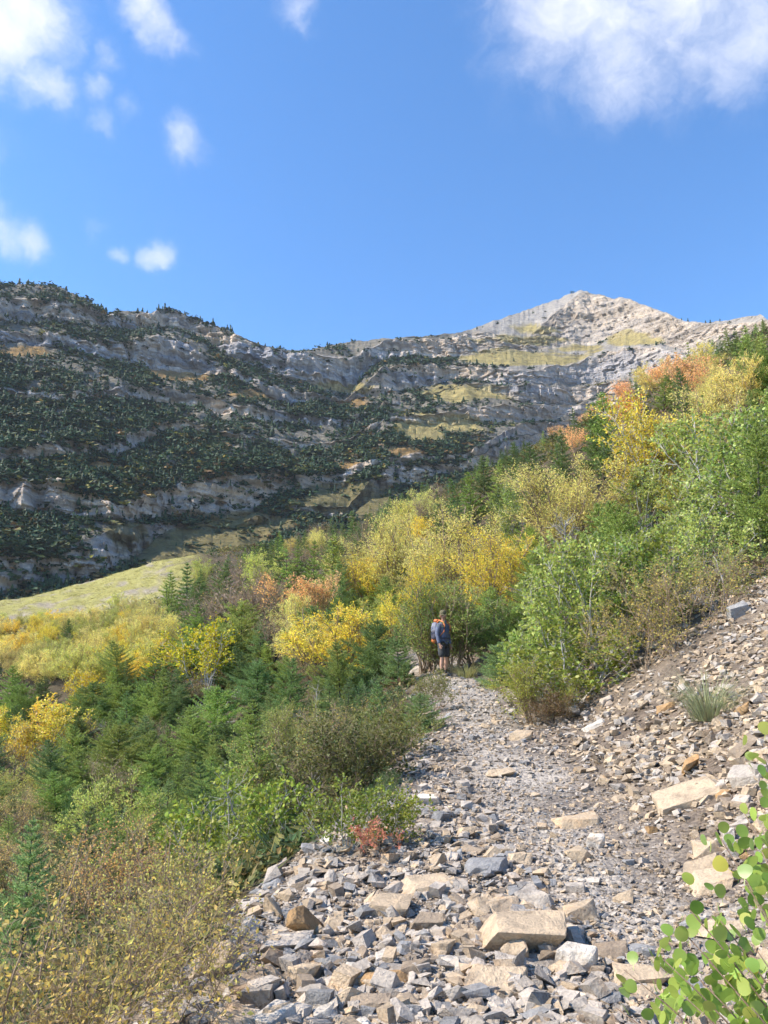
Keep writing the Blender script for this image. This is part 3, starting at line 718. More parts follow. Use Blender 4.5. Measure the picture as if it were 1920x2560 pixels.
LM = [  # px, py (centre), width px, height px, colour, tilt, label, short name
    (1312, 2342, 232, 128, TAN, .10, 'largest tan limestone slab with a squared front edge, low on the trail', 'the largest tan slab', 1),
    (1298, 2376, 66, 72, TAN, .75, 'tan wedge propped upright against the front of the largest slab', 'the wedge against the largest slab', 2),
    (1450, 2402, 90, 82, WHITE, .45, 'whitish angular block with a pale facet, right of the largest slab', 'the whitish block', 3),
    (1246, 2470, 132, 72, TAN, .12, 'broad flat pale tan rock with rounded outline near the bottom edge', 'the broad pale rock at the bottom', 0),
    (1058, 2228, 145, 48, TAN, .06, 'long low tan slab lying left of the blue-grey boulder', 'the long low tan slab', 4),
    (1240, 2272, 135, 54, TAN, .15, 'lumpy tan slab lying just behind the largest slab', 'the lumpy slab behind the largest one', 5),
    (1458, 2285, 90, 60, TAN, .18, 'smooth tan block beside the right end of the largest slab', 'the smooth tan block', 6),
    (972, 2270, 108, 60, TAN, .12, 'thick tan block at the left of the rocky strip, under the long low slab', 'the thick tan block', 7),
    (1452, 2052, 108, 44, TAN, .10, 'tan slab with dark underside in mid trail, above the round tan boulder', 'the dark-bellied tan slab', 8),
    (1492, 2104, 44, 44, WHITE, .5, 'small bright white rock with a crisp shadow in mid trail', 'the small white rock', 3),
    (1457, 2138, 58, 48, TAN, .2, 'round tan boulder just below the small white rock', 'the round tan boulder', 11),
    (1222, 2170, 98, 56, BLUE, .15, 'dark blue-grey boulder standing out among the tan rocks', 'the dark blue-grey boulder', 9),
    (1254, 1932, 68, 32, TAN, .08, 'flat tan rock lying alone on the grey gravel', 'the lone flat tan rock', 12),
    (1075, 1998, 66, 40, WHITE, .2, 'pale grey-white rock at the left trail edge above the low shrub', 'the pale rock at the trail edge', 13),
    (1742, 1994, 135, 42, TAN, .30, 'long thin tan slab jutting from the right bank over a dark hollow', 'the long slab on the right bank', 16),
    (1782, 2112, 84, 54, TAN, .25, 'star-shaped flat tan rock on the right bank', 'the star-shaped rock', 20),
    (1772, 2172, 80, 44, TAN, .2, 'flat tan rock directly under the star-shaped rock', 'the flat rock under the star-shaped one', 0),
    (1792, 2216, 116, 32, TAN, .15, 'long flat tan slab partly behind the round green leaves', 'the slab behind the green leaves', 4),
    (1740, 1908, 44, 48, RUST, .6, 'orange-tan boulder tipped on the right bank', 'the orange boulder on the bank', 15),
    (1613, 2376, 72, 34, BLUE, .1, 'blue-grey flat rock on the worn dirt at lower right', 'the blue-grey flat rock', 17),
    (1533, 2386, 76, 46, BROWN, .3, 'dark brown lumpy rock right of the whitish block', 'the dark brown rock', 18),
    (1612, 2446, 120, 64, TAN, .2, 'pale tan slab tilted in the dirt near the bottom right', 'the tilted slab at bottom right', 21),
    (1632, 2486, 66, 34, TAN, .1, 'thin tan flake lying below the tilted slab', 'the thin flake', 24),
    (952, 2458, 106, 56, RUST, .15, 'rust-orange block with a flat front at the lower left of the rocks', 'the rust-orange block', 5),
    (1038, 2426, 66, 48, BROWN, .3, 'brown-tan cube of rock right of the rust-orange block', 'the brown-tan cube', 6),
    (1146, 2408, 84, 40, WHITE, .15, 'pale grey flat rock left of the upright wedge', 'the pale grey flat rock', 8),
    (1072, 2310, 84, 52, BROWN, .25, 'mottled brown-grey chunk under the thick tan block', 'the mottled chunk', 10),
    (1110, 2370, 58, 50, TAN, .3, 'yellowish faceted block left of the largest slab', 'the yellowish block', 14),
    (930, 2526, 80, 56, BROWN, .2, 'dark grey-brown rock at the bottom edge of the rubble', 'the dark rock at the bottom', 22),
    (1356, 2418, 100, 36, GREY, .08, 'flat grey-tan slab in front of the largest slab', 'the flat slab in front', 24),
    (750, 2300, 66, 94, RUST, 1.05, 'rust-orange slab standing on end beside the left shrubs', 'the upright rust slab', 9),
    (674, 2272, 48, 76, TAN, 1.0, 'tall tan-brown stone standing upright at the left rubble edge', 'the tall upright stone', 13),
    (722, 2240, 44, 36, TAN, .5, 'small orange-tan block behind the upright rust slab', 'the small block behind the upright slab', 11),
    (638, 2286, 40, 40, TAN, .4, 'small cube-shaped tan rock left of the tall upright stone', 'the cube-shaped rock', 10),
    (758, 2436, 68, 64, TAN, .45, 'tan block tilted on edge below the grey bedrock ledge', 'the tan block below the ledge', 14),
    (826, 2404, 78, 30, BLUE, .08, 'smooth flat blue-grey rock in the lower left rubble', 'the smooth blue-grey rock', 17),
    (882, 2448, 62, 48, WHITE, .3, 'pale rounded rock right of the smooth blue-grey rock', 'the pale rounded rock', 19),
    (706, 2364, 120, 56, GREY, .2, 'wide grey ledge of rock at the left rubble edge', 'the grey ledge', 1),
    (548, 2410, 100, 84, TAN, .7, 'slanted tan outcrop of stacked slabs beside the olive shrubs', 'the slanted outcrop', 2),
    (498, 2466, 46, 42, GREY, .3, 'grey rock below the slanted outcrop', 'the grey rock below the outcrop', 21),
    (332, 2480, 56, 34, GREY, .2, 'grey boulder half hidden in the foreground shrubs', 'the half-hidden grey boulder', 23),
    (704, 2480, 52, 44, GREY, .3, 'round grey rock below the tilted tan block', 'the round grey rock', 11),
    (812, 2538, 52, 40, WHITE, .2, 'pale square rock at the bottom edge, left of the dark rock', 'the pale square rock', 6),
    (1306, 1838, 56, 34, TAN, .35, 'tan wedge of rock at the foot of the right bank', 'the wedge at the bank foot', 3),
    (1856, 1520, 46, 46, BLUE, .5, 'blue-grey boulder high on the right bank beside the dead roots', 'the boulder by the dead roots', 7),
    (1874, 1864, 70, 40, BROWN, .25, 'brown-tan rock high at the right edge of the bank', 'the brown rock on the bank', 12),
    (1525, 1748, 34, 26, GREY, .2, 'grey rock under the bushes at the bank foot', 'the grey rock under the bushes', 9),
    (1492, 1810, 64, 20, WHITE, .1, 'thin whitish flake lying on the bank gravel', 'the thin whitish flake', 8),
    (1672, 1764, 50, 26, RUST, .2, 'orange-tan flat rock left of the tall grass tuft', 'the orange flat rock', 20),
    (1868, 1768, 40, 30, RUST, .3, 'orange rock right of the tall grass tuft', 'the orange rock', 14),
    (1208, 1648, 40, 26, GREY, .2, 'grey rock at the top of the trail right of the hiker', 'the rock by the hiker', 5),
    (1045, 1672, 50, 18, GREY, .1, 'flat dark grey rock at the trail bend left of the hiker', 'the flat rock at the bend', 4)]
for i, (px, py, wpx, hpx, c, tl, lab, sh, var) in enumerate(LM):
    p = hit(px, py + hpx * .38)
    dist = math.sqrt(p.x ** 2 + p.y ** 2 + (p.z - CAMZ) ** 2); k = dist / FPX
    wid = wpx * k; thick = max(.24 * wid, min(.85 * wid, (hpx - .20 * wpx) * k))
    if tl > .9:                                            # stones standing on end
        wid, thick = hpx * k, wpx * k * .6
        rock(p.x, p.y + wid * .1, wid, thick, c, lab, var, rz=random.uniform(-.4, .4), tilt=tl, tiltdir=1.5708 + random.uniform(-.4, .4), sink=-.05, dep=.6, short=sh)
    else:
        rock(p.x, p.y + wid * .25, wid, thick, c, lab, var, rz=random.uniform(-.3, .3), tilt=tl * .6, tiltdir=random.uniform(-.6, .6), sink=.26, dep=.72, short=sh)
LMR = list(ROCKLIST)

def side_words(px, py, lm):
    dx, dy = px - lm[1], py - lm[2]
    if abs(dx) > 1.6 * abs(dy): return 'right of' if dx > 0 else 'left of'
    return 'below' if dy > 0 else 'above'
DENS = []
def rubble_color(x, y):
    xl, xr = trail_edges(y)
    right = x > xr - .2
    pool = [TAN, TAN, GREY, BROWN, GREY, TAN, GREY, RUST] if right else [TAN, TAN, GREY, GREY, BLUE, WHITE, BROWN, GREY]
    return random.choice(pool + ([RUST] if x < xl + .6 and random.random() < .35 else []))
taken = [(r_[1], r_[2], r_[6] * FPX / math.hypot(r_[3], r_[4])) for r_ in LMR]
tries = 0; seen = {}
while len(ROCKLIST) < 300 and tries < 12000:
    tries += 1
    inv = random.uniform(1 / 15.0, 1 / 3.0); y = 1 / inv; u = random.uniform(-.38, .5); x = u * y
    xl, xr = (float(v) for v in trail_edges(y))
    if x < xl - .15 or x > xr + 4.4: continue
    pcx = float(np.interp(y, [0, 3.3, 5, 7, 9, 12.5, 21], [1.6, 1.55, 1.5, 1.45, 1.45, 1.6, 1.75]))
    if abs(x - pcx) < .5 and random.random() < .85: continue
    left = x < pcx
    wid = min(.34, .075 * (random.random() + .02) ** -.45) * (1.1 if left and y < 6.5 else .85)
    pz = g1(x, y); px, py, _ = proj(x, y, pz); wpx = wid * FPX / math.hypot(x, y)
    if wpx < 17 or py > 2600 or px < 300: continue
    if any(abs(px - a) < .42 * (wpx + c) and abs(py - b) < .27 * (wpx + c) for a, b, c in taken): continue
    taken.append((px, py, wpx))
    col = rubble_color(x, y); lm = min(LMR, key=lambda r_: math.hypot(r_[1] - px, 1.3 * (r_[2] - py)))
    var = random.randrange(26); shp = ['flat flake', 'slab', 'block', 'chunk'][var % 4]
    size = 'small' if wpx < 30 else ('medium' if wpx < 48 else 'large')
    lab = '%s %s %s %s %s' % (size, CN[col], {'flat flake': 'flake'}.get(shp, shp), side_words(px, py, lm), lm[5])
    seen.setdefault(lab, []).append(rock(x, y, wid, wid * random.uniform(.28, .6), col, lab, var, rz=random.uniform(0, 6.28), tilt=abs(random.gauss(0, .28)), tiltdir=random.uniform(0, 6.28), sink=random.uniform(.15, .42), dep=random.uniform(.6, .95), group='loose rocks of the trail and bank'))

# small stones too many to count: one mesh
NG = 44000
inv = rng.uniform(1 / 25.0, 1 / 2.7, NG * 2); gy = 1 / inv; gx = rng.uniform(-.42, .54, NG * 2) * gy
xl, xr = trail_edges(gy); nz = fbm(gx * 1.1, gy * 1.1, 7.0, 3)
pcx = np.interp(gy, [0, 3.3, 5, 7, 9, 12.5, 21, 28], [1.6, 1.55, 1.5, 1.45, 1.45, 1.6, 1.75, 1.2])
wear = sstep(.75, .25, np.abs(gx - pcx + .25 * fbm(gx * .5, gy * .5, 1.5, 4)))
keep = (gx > xl - .2 + .3 * nz) & ((gx < xr + 5.0 + nz) | (gy < 4)) & (gy < 24)
keep &= ~((gy > 14.5) & (gx > xr + .5)) & (rng.random(NG * 2) < (1 - .35 * wear * (gy < 10)) * np.where(gx > xr, np.clip(.72 + 1.0 * nz, .12, 1), np.clip(.95 + .5 * nz, .45, 1)))
gx, gy, wear, xl, xr = (a[keep][:NG] for a in (gx, gy, wear, xl, xr)); n = len(gx)
smin = np.maximum(.012, 4.5 * gy / FPX) * np.where(gx > xr, 1.9, 1.0); smax = np.where((wear > .3) & (gy < 8), .06, .14)
smax = np.maximum(smax, smin * 1.5)
uu = rng.random(n); ex = 1.5
size = (smin ** -ex + uu * (smax ** -ex - smin ** -ex)) ** (-1 / ex)
gz = G(gx, gy)
pool_l = np.array([TAN, GREY, GREY, BLUE, GREY, GREY, BROWN, TAN]); pool_r = np.array([TAN, GREY, BROWN, TAN, GREY, BROWN, TAN, GREY])
ci = rng.integers(0, 8, n); colr = np.where((gx > xr - .35)[:, None], pool_r[ci], pool_l[ci]) * rng.uniform(.75, 1.2, n)[:, None]
gv, gf, gc, off = [], [], [], 0
pi_ = rng.integers(0, len(PEB), n)
for k, (V, F) in enumerate(PEB):
    ix = np.where(pi_ == k)[0]
    if not len(ix): continue
    m_ = len(ix); a = rng.uniform(0, 6.283, m_); ta = np.abs(rng.normal(0, .33, m_)); td = rng.uniform(0, 6.283, m_)
    ca, sa = np.cos(a), np.sin(a); Z0 = np.zeros(m_); O1 = np.ones(m_)
    Rz = np.stack([np.stack([ca, -sa, Z0], -1), np.stack([sa, ca, Z0], -1), np.stack([Z0, Z0, O1], -1)], 1)
    kx, ky = np.cos(td), np.sin(td); c, s_ = np.cos(ta), np.sin(ta)
    Rt = np.stack([np.stack([c + kx * kx * (1 - c), kx * ky * (1 - c), ky * s_], -1), np.stack([kx * ky * (1 - c), c + ky * ky * (1 - c), -kx * s_], -1), np.stack([-ky * s_, kx * s_, c], -1)], 1)
    sc_ = np.stack([rng.uniform(.85, 1.25, m_), rng.uniform(.7, 1.1, m_), rng.uniform(.7, 1.2, m_)], -1) * size[ix][:, None]
    W = np.einsum('nij,njk,nvk->nvi', Rt, Rz, V[None] * sc_[:, None, :])
    W += np.stack([gx[ix], gy[ix], gz[ix] - .12 * size[ix] + .25 * size[ix] * rng.random(m_)], -1)[:, None, :]
    gv.append(W.reshape(-1, 3)); gf.append((np.arange(m_)[:, None, None] * len(V) + F[None]).reshape(-1, 3) + off); off += m_ * len(V)
    gc.append(np.repeat(colr[ix], len(V), 0))
me = mesh_np('gravel', np.vstack(gv), np.vstack(gf), False); color_attr(me, 'tint', np.vstack(gc))
link('gravel', me, M_GRAVEL, kind='stuff', label='loose grey and tan gravel covering the trail and bank', cat='gravel')
print('gravel stones', n, 'rocks', len(ROCKLIST))
#@@END_ROCKS
# ------------------------------------------------------------------ forest on the far ledges (a mass at that distance)
def far_fir(seed):
    g = np.random.default_rng(seed); m = MB()
    for t in range(4):
        z0 = .05 + .22 * t; r = .27 * (1 - .8 * z0) * g.uniform(.8, 1.2); k = 6; a = np.arange(k) * 6.283 / k + g.uniform(0, 1)
        rr_ = r * g.uniform(.6, 1.25, k)
        ring = np.stack([rr_ * np.cos(a), rr_ * np.sin(a), z0 + g.uniform(-.05, .05, k)], -1)
        m.add(np.vstack([ring, [[0, 0, min(1.0, z0 + .34)]]]), [(j, (j + 1) % k, k) for j in range(k)])
    return m.arr()
def far_bush(seed):
    g = np.random.default_rng(seed); m = MB(); n = 10
    d = unit(g.normal(0, 1, (n, 3))); d[:, 2] = np.abs(d[:, 2])
    m.cards(d * np.array([.42, .42, .45]) * g.uniform(.5, 1, n)[:, None], unit(g.normal(0, 1, (n, 3))), d,   .50, .38, 'diamond')
    return m.arr()
FF = [far_fir(i) for i in range(6)]; FB = [far_bush(i) for i in range(5)]
def scatter(protos, idx, P, hs, ws, cols, g):
    v, f, c, off = [], [], [], 0
    for k, (V, F) in enumerate(protos):
        ix = np.where(idx == k)[0]; m_ = len(ix)
        if not m_: continue
        a = g.uniform(0, 6.283, m_); ca, sa = np.cos(a)[:, None], np.sin(a)[:, None]
        X = (V[None, :, 0] * ca - V[None, :, 1] * sa) * ws[ix][:, None]; Y = (V[None, :, 0] * sa + V[None, :, 1] * ca) * ws[ix][:, None]
        W = np.stack([X, Y, V[None, :, 2] * hs[ix][:, None]], -1) + P[ix][:, None, :]
        v.append(W.reshape(-1, 3)); f.append((np.arange(m_)[:, None, None] * len(V) + F[None]).reshape(-1, 3) + off); off += m_ * len(V); c.append(np.repeat(cols[ix], len(V), 0))
    return np.vstack(v), np.vstack(f), np.vstack(c)
dPY = np.abs(np.gradient(PY, axis=0))
wood_n = fbm(XM / 60, YM / 60, ZM / 40, 4)
ledge_w = np.where(iscliff, np.where((tt < .12) | (tt > .9), .35, .035), 1.0)[:, None] * np.ones(nc)
ledge_w[seg == 0] = .8
dens = np.clip(.90 + 1.5 * wood_n, 0, 1) ** 1.3 * ledge_w
dens *= 1 - .97 * meadow
dens *= np.interp(mpx, [0, 900, 1150, 1280, 1400, 1920], [1, 1, .75, .25, .10, .12])[None, :]
dens[seg <= 1] *= np.interp(mpx, [780, 900], [1.0, .06])[None, :]
dens *= np.where(seg == 12, .95, np.where(seg >= 8, 1.5, 1.0))[:, None]
hi = sstep(.0, .35, fbm(XM / 26, YM / 26, ZM / 60 + 9, 3) + .15)          # gullies keep trees off parts of the ledges
dens *= .25 + .75 * hi
dens[(mpx[None, :] < -40) | (mpx[None, :] > 1960) | (np.zeros_like(PY) > 1)] *= .3
wgt = (dens * dPY).ravel(); NF = 28000
pick = rng.choice(wgt.size, NF, p=wgt / wgt.sum())
FP = np.stack([XM2.ravel()[pick], YM2.ravel()[pick], ZM2.ravel()[pick] - .3], -1); FP[:, :2] += rng.normal(0, 1.2, (NF, 2))
low = (np.broadcast_to(seg[:, None], PY.shape).ravel()[pick] >= 8)
bush = rng.random(NF) < np.where(low, .80, .74); dk = rng.random(NF) < np.where(low, .74, .92)
hs = np.where(bush, rng.uniform(1.8, 4.2, NF), rng.uniform(2.2, 5.6, NF)); ws = hs * np.where(bush, rng.uniform(1.3, 2.6, NF), rng.uniform(.85, 1.5, NF))
dark = np.array([.040, .074, .033]); bcol = np.array([[.075, .09, .035], [.14, .14, .045], [.22, .20, .05], [.22, .14, .05], [.07, .10, .04]])
fcol = np.where((bush & ~dk)[:, None], bcol[rng.integers(0, 5, NF)], dark) * rng.uniform(.7, 1.35, NF)[:, None]
v1, f1, c1 = scatter(FF, np.where(bush, -1, rng.integers(0, 6, NF)), FP, hs, ws, fcol, rng)
v2, f2, c2 = scatter(FB, np.where(bush, rng.integers(0, 5, NF), -1), FP, hs, ws, fcol, rng)
me = mesh_np('far_forest', np.vstack([v1, v2]), np.vstack([f1, f2 + len(v1)]), False); color_attr(me, 'tint', np.vstack([c1, c2]))
link('far_forest', me, M_FARLEAF, kind='stuff', label='dark fir woods and brush covering the mountain ledges', cat='forest')
# single firs standing out on the skyline
FFM = []
for V, F in FF:
    m_ = mesh_np('far_fir', V, F, False); color_attr(m_, 'tint', np.tile(dark, (len(V), 1))); m_.materials.append(M_FARLEAF); FFM.append(m_)
spots = list(rng.uniform(0, 700, 40)) + [1705, 1720, 1765, 1775, 1800, 1880]
skl = []
for px in spots:
    ridge = float(vnoise(px / 40.0)); 
    if px < 700 and ridge < -.25: continue
    j = int(np.argmin(np.abs(mpx - px))); i = random.choice([0, 0, 1, 2, 4])
    h = random.uniform(3.5, 7.5) * (.6 if px > 800 else 1)
    o = link('skyline_fir', random.choice(FFM), label='small dark fir on the left mountain ridge against the sky' if px < 800 else 'tiny dark fir on the crest near the bare peak', cat='tree', group='firs along the mountain skyline')
    skl.append((px, o)); o.location = (XM2[i, j], YM2[i, j], ZM2[i, j] - .5); w_ = h * random.uniform(.8, 1.3); o.scale = (w_, w_, h); o.rotation_euler.z = random.uniform(0, 6)

skl.sort(key=lambda q: q[0])
NUMW = ['first', 'second', 'third', 'fourth', 'fifth', 'sixth', 'seventh', 'eighth', 'ninth', 'tenth', 'eleventh', 'twelfth', 'thirteenth', 'fourteenth', 'fifteenth', 'sixteenth', 'seventeenth', 'eighteenth', 'nineteenth', 'twentieth']
for side in (0, 1):
    row = [o for px, o in skl if (px > 800) == bool(side)]
    for k, o in enumerate(row): o['label'] += (', %s from the left' % NUMW[k]) if k < 20 else (', %s from the right end' % NUMW[len(row) - 1 - k])
hp_ = hit(1110, 1692); HX, HY, HZ = hp_.x, hp_.y, hp_.z     # where the hiker stands
